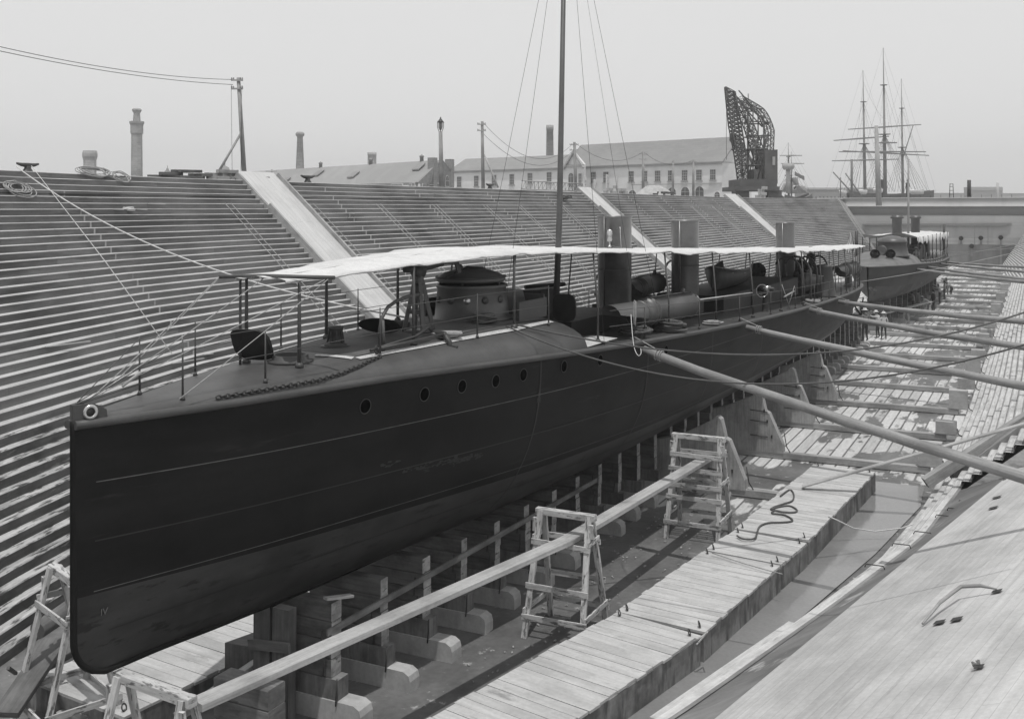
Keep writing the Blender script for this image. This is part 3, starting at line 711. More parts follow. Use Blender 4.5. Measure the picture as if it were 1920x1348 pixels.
# conning tower
tx, ty = .12, 10.25; tz = deckz(tx, 10.1) - .04
tower = bpy.data.objects.new('conning_tower', None); COL.objects.link(tower); tower.parent = boat; tower.location = (tx, ty, tz)
mb = MB(); mb.lathe([(1.02, 0), (1.02, .03), (.9, .05), (.83, .66), (.86, .68), (.86, .74), (.80, .74), (.80, .6)], (0, 0, 0), 48, sx=.86); mb.obj('tower_wall', FUNP, parent=tower, local=True)
mb = MB(); mb.lathe([(.80, .60), (0, .60)], (0, 0, 0), 40, sx=.86); mb.obj('tower_opening', BLACK, parent=tower, local=True)
mb = MB(); mb.lathe([(.80, .80), (.84, .84), (.82, .90), (.62, 1.0), (.35, 1.06), (0, 1.08)], (0, -.05, 0), 48, sx=.86)
for a in (0, 1.25, 2.5, 3.8, 5.0): mb.tube([(.66*math.cos(a), .76*math.sin(a), .7), (.66*math.cos(a), .76*math.sin(a), .85)], .02, 6)
lid = mb.obj('tower_cap', FUNP, parent=tower, local=True)
mb = MB(); ring(mb, V((0, -.05, .885)), (0, 0, 1), .0001, .0001)
mb = MB(); mb.tube([(.72*math.cos(a*.26), -.05+.84*math.sin(a*.26), .90) for a in range(24)], .022, 6, closed=True); mb.tube([(-.1, -.9, .92), (.0, -.2, 1.11), (.12, .35, 1.06)], .03, 6); mb.lathe([(.06, 0), (.06, .1), (.02, .14)], (-.05, -.42, 1.04), 10); mb.obj('cap_band', IRON, parent=lid, local=True)
for i, a in enumerate((-2.15, -1.6, -1.12, -.62, -.1)):
    c = V((.86*.87*math.cos(a), .87*math.sin(a), .44)); n = V((math.cos(a), math.sin(a), .1)).normalized()
    mb = MB(); mb.lathe([(.075, -.02), (.075, .01), (0, .01)], c, 16, ax=n); pt = mb.obj('tower_port', (BRASS if i == 2 else IRON), parent=tower, local=True)
mb = MB(); mb.prism([V((.2, .5, 0)), V((.2, .5, .62)), V((.62, 1.2, .56)), V((.7, 1.35, .0))], (-1.1, 0.1, 0)); mb.obj('tower_fairing', FUNP, parent=tower, local=True)
mb = MB(); mb.box((1.15, 11.1, tz+.16), (.06, 1.5, .42), rz=.05); mb.box((-1.15, 11.1, tz+.16), (.06, 1.5, .42)); mb.box((0, 11.7, tz+.2), (2.3, .05, .5)); mb.obj('splinter_screen', DECKP, parent=boat, local=True)
# funnels
for i, (u_, Y_, ztop, dia) in enumerate(((1152, 28.3, 8.27, 1.0), (1285, 34.8, 8.08, .97), (1473, 49.6, 7.82, .92))):
    p = BI @ at(u_, 400, Y=Y_); x, y = (0.0 if i else .02) + p.x*.8, p.y; zb = ZGs(y)
    mb = MB(); r = dia/2
    mb.lathe([(r*1.1, zb), (r*1.12, zb+.25), (r*1.02, zb+.32), (r, zb+.5), (r, ztop-.06), (r+.025, ztop-.05), (r+.025, ztop), (r-.03, ztop), (r-.04, ztop-.8), (0, ztop-.9)], (x, y, 0), 48, sx=.94, sy=1.1)
    mb.lathe([(r+.012, 0), (r+.012, .03)], (x, y, ztop-.42*0-1.55), 40, sx=.94, sy=1.1)
    fo = mb.obj('funnel', FUNF, parent=boat, local=True)
    mb = MB(); mb.tube([(x-.02 if i else x-.1, y-r*1.1, zb+.5), (x-.02 if i else x-.1, y-r*1.1, ztop-.02)], .04 if i else .02, 10); mb.obj('steam_pipe', FUNF, parent=fo, local=True)
    if i == 0:
        mb = MB(); q = V((x+.12, y-r*1.1-.12, ztop-.72)); mb.lathe([(.06, 0), (.075, .04), (.075, .3), (.05, .34), (.0, .36)], q, 16); mb.tube([q+V((0, 0, -.15)), q], .025, 8); mb.lathe([(.05, -.16), (.05, -.1)], q, 12)
        mb.tube([q+V((0, .1, -.12)), q+V((.28, .16, -.16)), q+V((.26, .12, .42)), q+V((.1, .12, .3))], .01, 5); mb.obj('steam_whistle', BRASS, parent=fo, local=True)
# low casing and machinery under the awning
def cas(s0, s1, hw, h, hw2=None):
    mb = MB(); mb.prism([V((-hw, s0, ZGs(s0))), V((-hw, s0, ZGs(s0)+h)), V((hw, s0, ZGs(s0)+h)), V((hw, s0, ZGs(s0)))], (0, s1-s0, 0)); mb.obj('engine_casing', BLACK, parent=boat, local=True)
cas(13.3, 16.9, 1.1, .42); cas(19.8, 23.6, 1.15, .5); cas(25.7, 29.3, 1.2, .62); cas(29.31, 37, 1.25, .72); cas(41.2, 45, .95, .45)
mb = MB(); mb.prism([V((-.95, 14.3, ZGs(14))), V((-.95, 14.3, ZGs(14)+1.05)), V((-.2, 14.3, ZGs(14)+1.1)), V((-.2, 14.3, ZGs(14)))], (0, 1.1, 0)); mb.tube([(-.6, 14.2, ZGs(14)+1.16), (.1, 15.1, ZGs(14)+1.2)], .05, 8); mb.obj('ready_locker', BLACK, parent=boat, local=True)
for (x, y) in ((.25, 12.7), (.95, 13.2)):
    mb = MB(); pts = [V((x + .3*abs(math.cos(a))**.6*(1 if math.cos(a) > 0 else -1), y, ZGs(13) + .75 + .33*abs(math.sin(a))**.6*(1 if math.sin(a) > 0 else -1))) for a in [i*math.pi/10+.01 for i in range(20)]]
    mb.prism(pts, (0, .05, 0)); mb.obj('companion_hatch', BLACK, parent=boat, local=True)
# torpedo tubes
def ttube(a, b, r, spoon, name='torpedo_tube'):
    a, b = V(a), V(b); ax = (b-a).normalized(); L_ = (b-a).length
    t = MB(); t.lathe([(0, 0), (r, 0), (r, .06), (r*.97, .07), (r*.97, L_*.0+.5), (r*1.12, .5), (r*1.12, .58), (r*.97, .6), (r*.97, .75), (r*1.12, .76), (r*1.12, .84), (r, .86), (r, L_-.2), (r*1.12, L_-.18), (r*1.12, L_-.06), (r*.9, L_), (0, L_+.05)], a, 32, ax=ax)
    for i in range(12):
        an = 2*math.pi*i/12; o1 = ax.orthogonal().normalized(); o2 = ax.cross(o1); t.lathe([(.02, 0), (.02, .04), (0, .05)], b - ax*.12 + (o1*math.cos(an)+o2*math.sin(an))*r*1.12, 6, ax=(o1*math.cos(an)+o2*math.sin(an)))
    t.tube([a+ax*.9+V((0, 0, r*1.1)), b-ax*.2+V((0, 0, r*1.1))], .022, 6); t.tube([a+ax*.9+V((-.1, 0, r*1.08)), b-ax*.3+V((-.1, 0, r*1.08))], .015, 6)
    t.lathe([(.07, 0), (.07, .12), (.04, .16)], b-ax*.5+V((0, 0, r)), 10)
    root = t.obj(name, FUNP, parent=boat, local=True)
    t = MB(); rws = []; side = V((0, 0, 1)).cross(ax).normalized()
    for i in range(8):
        f_ = i/7; c = a - ax*spoon*f_; w = 1 - .35*f_
        rws.append([c + side*math.cos(th)*r*.97 + V((0, 0, 1))*math.sin(th)*r*.97 for th in [math.pi*(.5 - w*.62 + w*1.24*k/10) for k in range(11)]])
    t.grid(rws); t.obj('spoon', FUNP, parent=root, local=True)
    c = (a+b)/2
    t = MB(); zd = ZGs(c.y); t.lathe([(.42, zd), (.42, zd+.06), (.3, zd+.08), (.2, zd+.2), (.2, c.z-r)], (c.x, c.y, 0), 24); t.obj('tube_mount', IRON, parent=root, local=True)
p0 = BI @ at(1196, 588, Y=25.2); p1 = BI @ at(1290, 571, Y=29.4)
ttube(p0, p1, .33, 2.0)
p0 = BI @ at(1188, 543, Y=33.0); p1 = BI @ at(1232, 530, Y=37.3); ttube(p0, p1, .33, 1.2)
p0 = BI @ at(1578, 508, Y=59.5); p1 = BI @ at(1603, 503, Y=62.6); ttube(p0, p1, .34, 1.5)
# mast
mp0 = BI @ at(1041, 560, Y=24.4); mx_ = mp0.x
mb = MB(); mb.tube([(mx_, mp0.y, ZGs(14)), (mx_+.02, mp0.y+.22, 8.4), (mx_-.12, mp0.y+.95, 18.5)], [.082, .078, .05], 14); mast = mb.obj('mast', FUNP, parent=boat, local=True)
mb = MB(); mt = V((mx_-.1, mp0.y+.88, 17.5))
for (x, y) in ((2.35, 14.6), (2.35, 16.2), (2.4, 12.2), (-2.35, 14.6), (.6, 10.9)):
    mb.tube([mt, (x, y, deckz(x, min(y, 58))+.02 if y > 11.5 else deckz(x, y)+.3)], .005, 4)
mb.obj('rigging', WIRE, parent=mast, local=True)
# shaft bracket and propeller at the stern
mb = MB(); mb.tube([(1.1, 47, 2.5), (1.1, 55.2, 2.15)], .07, 8); mb.tube([(1.1, 54.4, 2.2), (.5, 54.2, 3.2)], .05, 6); mb.tube([(1.1, 54.4, 2.2), (1.25, 54.2, 3.3)], .05, 6)
ps = mb.obj('propeller_shaft', HULLB, parent=boat, local=True)
mb = MB(); mb.lathe([(.1, -.15), (.11, .1), (.02, .25)], (1.1, 55.2, 2.15), 12, ax=(0, 1, -.04))
for i in range(3):
    a = i*2.094+.4; d_ = V((math.cos(a), 0, math.sin(a))); n_ = V((-math.sin(a), .9, math.cos(a))).normalized()*.17; c = V((1.1, 55.2, 2.15))
    mb.prism([c+d_*.08-n_*.4, c+d_*.35-n_, c+d_*.62-n_*.5, c+d_*.62+n_*.5, c+d_*.35+n_, c+d_*.08+n_*.4], (0, .025, 0))
mb.obj('propeller', BRASS, parent=ps, local=True)
mb = MB(); mb.prism([V((0, 56.6, 1.95)), V((0, 56.6, 3.4)), V((0, 57.6, 3.5)), V((0, 57.9, 2.0))], (.06, 0, 0)); mb.obj('rudder', HULLB, parent=boat, local=True)
# bollard pair, cleats, amidships guns, ventilator cowls
p = BI @ at(1218, 628, z=5.02); mb = MB()
mb.box((p.x, p.y, p.z+.03), (.35, 1.0, .05))
for dy in (-.3, .3): mb.lathe([(.09, 0), (.075, .05), (.075, .26), (.1, .28), (.1, .32), (0, .33)], (p.x, p.y+dy, p.z), 14)
mb.obj('mooring_bollard', STEEL, parent=boat, local=True)
mb = MB(); p = BI @ at(1448, 590, z=4.72)
mb.lathe([(.2, 0), (.12, .1), (.09, .7), (.12, .75)], (p.x-.25, p.y, p.z), 14); mb.tube([(p.x-.5, p.y+.1, p.z+.88), (p.x+.15, p.y-.25, p.z+.92)], [.09, .07], 10); gn = mb.obj('deck_gun', IRON, parent=boat, local=True)
mb = MB(); mb.tube([(p.x-.35, p.y-.05, p.z+.9), (p.x-.05, p.y-.2, p.z+.93)], .11, 12); ring(mb, V((p.x-.3, p.y-.25, p.z+.85)), (.6, -.8, 0), .22, .015); mb.obj('gun_breech', BRASS, parent=gn, local=True)
def cowl(x, y, z0, h, r, ang, mat=IRON, par=boat, name='ventilator_cowl'):
    mb = MB(); pts = [V((x, y, z0)), V((x, y, z0+h*.7))]; rr = [r*.7, r*.7]; d_ = V((math.sin(ang), -math.cos(ang), 0))
    for i in range(1, 6):
        a = i*math.pi/10; pts.append(V((x, y, z0+h*.7)) + V((0, 0, 1))*math.sin(a)*r*1.2 + d_*(1-math.cos(a))*r*1.2); rr.append(r*(.7+.09*i))
    mb.tube(pts, rr, 16, caps=False); c = mb.obj(name, mat, parent=par, local=True)
    mb = MB(); mb.lathe([(r*1.05, -.05), (0, -.05)], pts[-1], 16, ax=d_); mb.obj('cowl_mouth', BLACK, parent=c, local=True); return c
cowl(-.9, 38.2, ZGs(38), 1.1, .34, .4); cowl(.85, 39.4, ZGs(39), .9, .3, .2); cowl(-.4, 44.5, ZGs(44), 1.1, .36, .5)
# aft conning tower / tapering trunk
p = BI @ at(1550, 560, Y=49.8)
mb = MB(); zz0 = ZGs(40); mb.lathe([(.62, zz0), (.6, zz0+.1), (.42, zz0+1.35), (.47, zz0+1.38), (.47, zz0+1.45), (0, zz0+1.5)], (p.x*.9, p.y, 0), 28); mb.obj('aft_trunk', FUNP, parent=boat, local=True)
# crossed boathook poles, spare oar on rail
mb = MB(); a = BI @ at(1312, 562, Y=27.6); b = BI @ at(1410, 549, Y=33.6); mb.tube([a, b], .022, 6); mb.tube([a, a+V((-.06, -.05, .1))], .018, 6); mb.obj('boat_hook', WOODL, parent=boat, local=True)
mb = MB(); a = BI @ at(1470, 552, Y=39.5); mb.tube([a+V((0, 0, -.1)), a+V((.15, 1.0, .05))], .03, 6); mb.tube([a+V((-.1, .1, .35)), a+V((.1, .6, -.6))], .015, 5); mb.tube([a+V((.3, .4, .3)), a+V((.05, .3, -.6))], .015, 5); mb.obj('boat_hook', WOODL, parent=boat, local=True)
print('boat done')
def davit(x, s, h, reach, par=boat):
    z = ZGs(s); pts = [V((x, s, z)), V((x, s, z+h*.55))] + [V((x - (reach/2)*(1-math.cos(i*.35)), s + .06*i, z + h*.55 + h*.45*math.sin(i*.35))) for i in range(1, 8)]
    mb = MB(); mb.tube(pts, .045, 8); mb.tube([pts[-1], pts[-1]-V((0, 0, .5))], .012, 5); mb.lathe([(.05, -.08), (.06, 0), (.05, .08)], pts[-1]-V((0, 0, .5)), 8)
    mb.obj('boat_davit', DECKP, parent=par, local=True)
for s in (33.6, 35.3): davit(2.15, s, 1.9, 1.3)
davit(1.75, 38.6, 1.85, 1.1); davit(1.55, 42.2, 1.85, 1.0); davit(-1.9, 30.5, 1.7, .9); davit(-2.2, 24.0, 1.3, .9)
def dinghy(name, label, loc, rz, L_=4.0, B=1.3, D=.55, mat=None, tilt=0, grp=None, covered=False):
    r = thing(name, label, 'boat', loc, rz, grp); mb = MB(); st = []
    for i in range(13):
        t = i/12; b = B/2*(math.sin(math.pi*min(1, t*1.0+.02)*.5)**.6 if t < .5 else (1-(max(0, t-.5)/.5)**2.4*.45)); b = B/2*math.sin(math.pi*(t*.82+.0))**.7 if t > 0 else .02
        if t > .6: b = B/2*(1-(t-.6)**1.5*.7)
        sh = .22*(abs(t-.5)*2)**2; st.append([V((b*math.sin(a), (t-.5)*L_, D + sh - (D+sh)*math.cos(a)**.8 if math.cos(a) > 0 else D+sh)) for a in [math.pi/2*(j/7*2-1) for j in range(8)]])
    mb.grid(st); 
    hullo = mb.obj('hull', mat, parent=r, local=True)
    mod = hullo.modifiers.new('s', 'SOLIDIFY'); mod.thickness = .03
    mb = MB(); mb.tube([s_[0] for s_ in st], .025, 6); mb.tube([s_[-1] for s_ in st], .025, 6); mb.obj('gunwale', SPAR, parent=r, local=True)
    if covered:
        mb = MB(); mb.grid([[s_[0].lerp(s_[-1], q/6) + V((0, 0, .16*math.sin(math.pi*q/6)+.02)) for q in range(7)] for s_ in st]); mb.obj('boat_cover', CANVD if covered != 2 else CANVAS, parent=r, local=True)
    else:
        mb = MB()
        for i in (3, 6, 9): mb.beam(st[i][0]-V((0, 0, .12)), st[i][-1]-V((0, 0, .12)), .2, .03)
        mb.obj('thwart', SPAR, parent=r, local=True)
    return r
p = W(.15, 29.6, ZGs(30)+.75); dinghy('ship_boat', 'dark ship\'s boat lying on chocks just behind the middle funnel', p, R(2), 4.2, 1.5, .7, IRON, covered=False)
p = W(1.25, 40.4, ZGs(40)+.35); dinghy('ship_boat', 'dark open boat slung from curved davits beside the rear funnel', p, R(-1), 3.9, 1.35, .6, FUNP)
# flag and staff at the stern
mb = MB(); fp = at(1591, 470, Y=69.5); mb.tube([fp + V((0, 0, -2.6)), fp + V((.05, .3, 1.15))], .03, 6); fs = mb.obj('ensign_staff', SPAR, parent=boat)
mb = MB(); rows_ = []
top = fp + V((.04, .25, 1.15))
for i in range(10):
    f_ = i/9; r_ = []
    for j in range(12):
        g = j/11; w_ = (.15 + .5*min(1, f_*1.4)); r_.append(top + V((w_*(g-.35) + .03*math.sin(g*14+f_*3), .12*math.sin(g*9+f_*2), -f_*1.25 - .06*g)))
    rows_.append(r_)
uvs_ = [[(i/9, j/11*1.0+.25*i/9) for j in range(12)] for i in range(10)]
mb.grid(rows_, uvs=uvs_); fo = mb.obj('flag', FLAGM, origin=top, fix=False); tag(fo, 'small striped flag hanging limp above the stern awning of the torpedo boat', 'flag')
fo.data.materials[0].node_tree  # striped cloth
# ------------------------------------------------------------ things lying on the boat
def coil(c, r, n, t, m, label, flat=.5, name='rope_coil', seed=1, rz=0):
    rd = random.Random(seed); mb = MB(); c = V(c)
    for i in range(n):
        rr = r*rd.uniform(.6, 1.05); tilt = rd.uniform(-.5, .5)*flat; ti2 = rd.uniform(-.5, .5)*flat; off = V((rd.uniform(-.3, .3)*r, rd.uniform(-.3, .3)*r, t + i*t*.42)); k = 22; el = rd.uniform(.55, .9)
        pts = []
        for j in range(k):
            a = 2*math.pi*j/k + rd.uniform(-.05, .05); x = rr*math.cos(a)*1.25; y = rr*math.sin(a)*el; x, y = x*math.cos(rz)-y*math.sin(rz), x*math.sin(rz)+y*math.cos(rz)
            pts.append(c + off + V((x, y, max(-i*t*.35, (x*tilt + y*ti2)*.6))))
        mb.tube(pts, t, 6, closed=True)
    return tag(mb.obj(name, m, origin=c), label, 'rope coil')
coil(W(-.35, 8.0, deckz(-.3, 8.0)), .2, 9, .025, ROPED, 'small dark rope coil behind the deck gun', seed=2)
coil(BM @ finddeck(908, 606), .22, 14, .026, ROPED, 'heap of dark hawser on deck at the foot of the conning tower', seed=3, rz=1.1)
coil(BM @ finddeck(838, 634), .2, 10, .022, ROPE, 'pale coil of thick rope at the deck edge beside the anchor', .25, seed=4, rz=.7)
coil(W(2.2, 17.0, ZGs(17)+.02), .34, 18, .04, ROPED, 'large coil of dark hawser on deck behind the starboard torpedo tube', .4, seed=5)
coil(W(2.4, 20.4, ZGs(20)+.02), .2, 7, .025, ROPE, 'low coil of rope on the deck edge under the guard rail', .15, seed=6)
coil(W(2.1, 14.9, ZGs(15)+.1), .3, 12, .03, ROPED, 'dark rope heaped round the bollards under the torpedo tube', .4, seed=8)
coil(W(2.25, 35.2, ZGs(35)+.02), .22, 7, .025, ROPE, 'small rope coil on deck near the third shoring spar', .25, seed=9)
# rope hanks tied to stanchions
mb = MB(); p = at(1190, 575, Y=23.2); 
for i in range(4): mb.tube([p + V((.02*math.sin(a+i)+.008*i, .05*math.sin(a), -.12+.27*math.cos(a)-.02*i)) for a in [k*.52 for k in range(12)]], .009, 5, closed=True)
tag(mb.obj('rope_hank', ROPE, origin=p), 'pale hank of rope hung on an awning stanchion by the front funnel', 'rope')
# anchor chain
pa = [BM @ finddeck(u, v) for u, v in ((408, 757), (470, 745), (530, 734), (590, 719), (640, 704), (675, 691), (712, 672))]
def onDeck(p):
    q = BI @ p; q.x = min(q.x, HBs(q.y)*.96); q.z = deckz(q.x, q.y) + .03; return BM @ q
cl = []
for a, b in zip(pa, pa[1:]):
    for i in range(60): cl.append(onDeck(a.lerp(b, i/60)))
pts = [cl[0]]
for p in cl[1:]:
    if (p - pts[-1]).length > .062: pts.append(p)
mb = MB()
for i, (a, b) in enumerate(zip(pts, pts[1:])):
    t = (b-a).normalized(); s1 = t.cross(V((0, 0, 1))).normalized(); s2 = s1.cross(t); n_ = (s1 + s2*.5).normalized() if i % 2 else (s2 - s1*.5).normalized(); c = (a+b)/2
    mb.tube([c + t*math.cos(k*.7854)*.05 + n_*math.sin(k*.7854)*.026 for k in range(8)], .012, 5, closed=True)
tag(mb.obj('anchor_chain', IRON, origin=pts[0]), 'iron anchor chain running along the bow deck edge to the anchor', 'chain')
a = W(.98, 5.45, deckz(.98, 5.45)+.1); b = W(1.2, 7.3, deckz(1.2, 7.3)+.14)
an = thing('anchor', 'iron anchor with a long stock lashed on the foredeck edge', 'anchor', a)
mb = MB(); mb.tube([a, b], .035, 8); ring(mb, a, (1, 0, 0), .07, .015); mb.obj('shank', IRON, parent=an)
mb = MB(); d_ = (b-a).normalized(); c = b; mb.tube([c + V((-.45, .2, .05)), c + V((-.25, .15, .0)), c, c + V((.15, -.05, -.14)), c + V((.18, -.1, -.34))], [.02, .05, .06, .05, .03], 8)
mb.prism([c + V((.12, -.16, -.2)), c + V((.3, -.05, -.22)), c + V((.22, -.1, -.42))], (.03, .02, .02)); mb.obj('fluke', IRON, parent=an)
mb = MB(); mb.tube([a + V((-.1, -.05, -.02)), a + V((.05, 1.2, .1)), a+V((.1, 1.6, .25))], .028, 8); mb.obj('stock', IRON, parent=an)
# ------------------------------------------------------------ people
def skin_person(name, label, loc, rz, J, cloth=(SHIRT, TROUS), hat=None, grp=None, sc=1.0):
    """J: dict of joint positions in metres, +Y forward"""
    E = [('hip', 'waist'), ('waist', 'chest'), ('chest', 'neck'), ('neck', 'head'), ('head', 'crown'), ('chest', 'shL'), ('shL', 'elL'), ('elL', 'wrL'), ('chest', 'shR'), ('shR', 'elR'), ('elR', 'wrR'),
         ('hip', 'thL'), ('thL', 'knL'), ('knL', 'anL'), ('anL', 'toL'), ('hip', 'thR'), ('thR', 'knR'), ('knR', 'anR'), ('anR', 'toR')]
    for s in 'LR':
        w_ = V(J['wr'+s]); e_ = V(J['el'+s]); d_ = (w_-e_).normalized(); sd = d_.cross(V((0, 1, .2))).normalized(); J['pa'+s] = tuple(w_ + d_*.07); E.append(('wr'+s, 'pa'+s))
        for k in range(4):
            J['f%d%s' % (k, s)] = tuple(w_ + d_*(.155-.012*abs(k-1.3)) + sd*(k-1.5)*.02 + V((0, .02, 0))); E.append(('pa'+s, 'f%d%s' % (k, s)))
        J['th_'+s] = tuple(w_ + d_*.09 + sd*.055); E.append(('wr'+s, 'th_'+s))
    rad = dict(hip=(.15, .12), waist=(.135, .11), chest=(.16, .12), neck=(.06, .06), head=(.085, .1), crown=(.07, .08), shL=.065, shR=.065, elL=.045, elR=.045, wrL=.03, wrR=.03, paL=.035, paR=.035, thL=.095, thR=.095, knL=.06, knR=.06, anL=.042, anR=.042, toL=.038, toR=.038)
    keys = list(J); me = bpy.data.meshes.new('tmp'); me.from_pydata([J[k] for k in keys], [(keys.index(a), keys.index(b)) for a, b in E], [])
    o = bpy.data.objects.new('tmp', me); COL.objects.link(o); m = o.modifiers.new('s', 'SKIN'); sub = o.modifiers.new('u', 'SUBSURF'); sub.levels = 1; sub.render_levels = 1
    for i, k in enumerate(keys):
        r = rad.get(k, .011 if k[0] == 'f' or k[:3] == 'th_' else .04); me.skin_vertices[0].data[i].radius = r if isinstance(r, tuple) else (r, r)
        me.skin_vertices[0].data[i].use_root = (k == 'hip')
    bpy.context.view_layer.update(); dg = bpy.context.evaluated_depsgraph_get(); me2 = bpy.data.meshes.new_from_object(o.evaluated_get(dg)); bpy.data.objects.remove(o)
    me2.name = 'body'; me2.materials.clear()
    for mt in (SKIN, cloth[0], cloth[1], IRON): me2.materials.append(mt)
    if not me2.uv_layers: me2.uv_layers.new(name='UVMap')
    zn, zw = J['neck'][2]-.01, J['waist'][2]-.02; yn = V(J['neck'])
    for p_ in me2.polygons:
        c = p_.center; p_.use_smooth = True
        hd = (V(c)-V(J['head'])).length; hand = min((V(c)-V(J['paL'])).length, (V(c)-V(J['paR'])).length)
        foot = min((V(c)-V(J['toL'])).length, (V(c)-V(J['toR'])).length, (V(c)-V(J['anL'])).length, (V(c)-V(J['anR'])).length)
        legs = min([min((V(c)-V(J[a]).lerp(V(J[b]), t)).length for t in (0, .25, .5, .75, 1)) for a, b in (('thL', 'knL'), ('thR', 'knR'), ('knL', 'anL'), ('knR', 'anR'), ('hip', 'hip'))])
        tor = min([min((V(c)-V(J[a]).lerp(V(J[b]), t)).length for t in (0, .5, 1)) for a, b in (('waist', 'chest'), ('chest', 'shL'), ('chest', 'shR'), ('shL', 'elL'), ('shR', 'elR'), ('elL', 'wrL'), ('elR', 'wrR'))])
        p_.material_index = 0 if (hd < .13 or hand < .1) else 3 if foot < .09 else (2 if legs < tor else 1)
    root = thing('person', label, 'person', loc, rz, grp); root.scale = (sc, sc, sc)
    b = bpy.data.objects.new('body', me2); COL.objects.link(b); b.parent = root
    h = V(J['head']); fw = V((0, 1, 0)); mb = MB()
    mb.lathe([(.012, -.01), (.016, .0), (.004, .03)], h + V((0, .1, -.0)), 8, ax=(0, 1, -.3)); mb.obj('nose', SKIN, parent=root, local=True)
    mb = MB()
    for s in (-.032, .032): mb.lathe([(.012, 0), (.008, .008), (0, .01)], h + V((s, .088, .03)), 8, ax=(0, 1, 0))
    mb.beam(h + V((-.025, .095, -.05)), h + V((.025, .095, -.05)), .006, .01); mb.obj('eyes_and_mouth', HAIR, parent=root, local=True)
    mb = MB(); mb.lathe([(.098, -.03), (.1, .03), (.085, .085), (.04, .115), (0, .12)], h + V((0, -.018, .03)), 14); mb.obj('hair', HAIR, parent=root, local=True)
    if hat:
        mb = MB(); mb.lathe([(.19, .0), (.19, .008), (.105, .015), (.1, .1), (.07, .115), (0, .118)], h + V((0, 0, .09)), 18); mb.obj('hat', hat, parent=root, local=True)
    return root
STAND = dict(hip=(0, 0, .95), waist=(0, .0, 1.1), chest=(0, 0, 1.32), neck=(0, .0, 1.5), head=(0, .02, 1.62), crown=(0, .0, 1.7), shL=(-.19, 0, 1.42), elL=(-.25, -.02, 1.14), wrL=(-.24, .08, .9), shR=(.19, 0, 1.42), elR=(.26, 0, 1.14), wrR=(.25, .1, .9),
             thL=(-.1, 0, .9), knL=(-.12, .03, .5), anL=(-.13, 0, .08), toL=(-.15, .16, .04), thR=(.1, 0, .9), knR=(.12, .03, .5), anR=(.14, -.02, .08), toR=(.17, .13, .04))
REACH = dict(STAND, elR=(.25, .22, 1.5), wrR=(.2, .46, 1.66), elL=(-.25, .2, 1.4), wrL=(-.18, .45, 1.45), chest=(0, .05, 1.32), neck=(0, .08, 1.5), head=(0, .13, 1.62), crown=(0, .12, 1.7))
BEND = dict(STAND, hip=(0, -.1, .85), waist=(0, .02, .98), chest=(0, .25, 1.1), neck=(0, .4, 1.18), head=(0, .5, 1.22), crown=(0, .57, 1.25), shL=(-.19, .3, 1.14), elL=(-.22, .42, .88), wrL=(-.15, .55, .66), shR=(.19, .3, 1.14), elR=(.24, .45, .9), wrR=(.16, .58, .7), thL=(-.1, -.08, .8), thR=(.1, -.08, .8), knL=(-.13, .1, .45), knR=(.13, .1, .45))
SIT = dict(STAND, hip=(0, 0, .5), waist=(0, -.02, .64), chest=(0, .02, .86), neck=(0, .05, 1.04), head=(0, .08, 1.16), crown=(0, .07, 1.24), shL=(-.19, .02, .96), elL=(-.25, .1, .7), wrL=(-.16, .32, .6), shR=(.19, .02, .96), elR=(.25, .1, .7), wrR=(.16, .32, .62), thL=(-.1, .05, .5), thR=(.1, .05, .5), knL=(-.13, .42, .5), knR=(.13, .42, .5), anL=(-.13, .4, .08), anR=(.14, .42, .08), toL=(-.15, .55, .04), toR=(.16, .56, .04))
# ------------------------------------------------------------ blocks and cradles
WORDS = 'first second third fourth fifth sixth seventh eighth ninth tenth eleventh twelfth'.split()
def ordn(i):
    if i < 12: return WORDS[i]
    n = i+1; return '%d%s' % (n, {1: 'st', 2: 'nd', 3: 'rd'}.get(n % 10 if n // 10 != 1 else 0, 'th'))
def keel_block(Y, i, near):
    cx = -11.15 + (Y-9.7)*.0187; rd = random.Random(i)
    b = thing('keel_block', 'timber keel block under the torpedo boat, the %s counted from the bow' % ordn(i), 'keel block', (cx, Y, 0), 0, 'keel blocks in a row under the torpedo boat')
    w = .34 + rd.uniform(-.03, .03)
    mb = MB(); x1 = 1.2 + rd.uniform(-.12, .08); mb.prism([V((-1.6, -w/2, .0)), V((-1.6, -w/2, .36)), V((x1-.14, -w/2, .36)), V((x1-.03, -w/2, .3)), V((x1, -w/2, .2)), V((x1, -w/2, .0))], (0, w, 0), 0); mb.obj('base_timber', BLOCKT, parent=b, local=True)
    mb = MB(); mb.prism([V((-1.2, -w/2+.03, .362)), V((-1.2, -w/2+.03, .70)), V((.76, -w/2+.03, .70)), V((.76, -w/2+.03, .362))], (0, w-.06, 0), 0); mb.obj('step_timber', BLOCKW, parent=b, local=True)
    z = .702; ztop = ZKs(min(50, max(2, Y-9.7))) - .06
    n = 4 if near else 3; h = (ztop - z)/n
    for k in range(n):
        x = .62 + rd.uniform(-.02, .02); ww = w - .07 - rd.uniform(0, .03)
        mb = MB(); mb.beam((-.95, 0, z + h*(k+.5)), (x, rd.uniform(-.01, .01), z + h*(k+.5)), ww, h-.008, ch=.012, endm=1); mb.obj('stacked_timber', [BLOCKD, BLOCKE], parent=b, local=True)
    if near:
        mb = MB()
        for sx_, z0_, z1_ in ((.5, .75, 1.15), (.45, 1.15, 1.5), (.75, .3, .75)):
            mb.tube([(sx_, -w/2-.02, z0_), (sx_+.04, -w/2-.05, (z0_+z1_)/2), (sx_+.03, -w/2-.02, z1_)], .013, 5)
        mb.obj('iron_dog', IRON, parent=b, local=True)
    return b
for i in range(38): keel_block(14.4 + 1.42*i, i, i < 10)
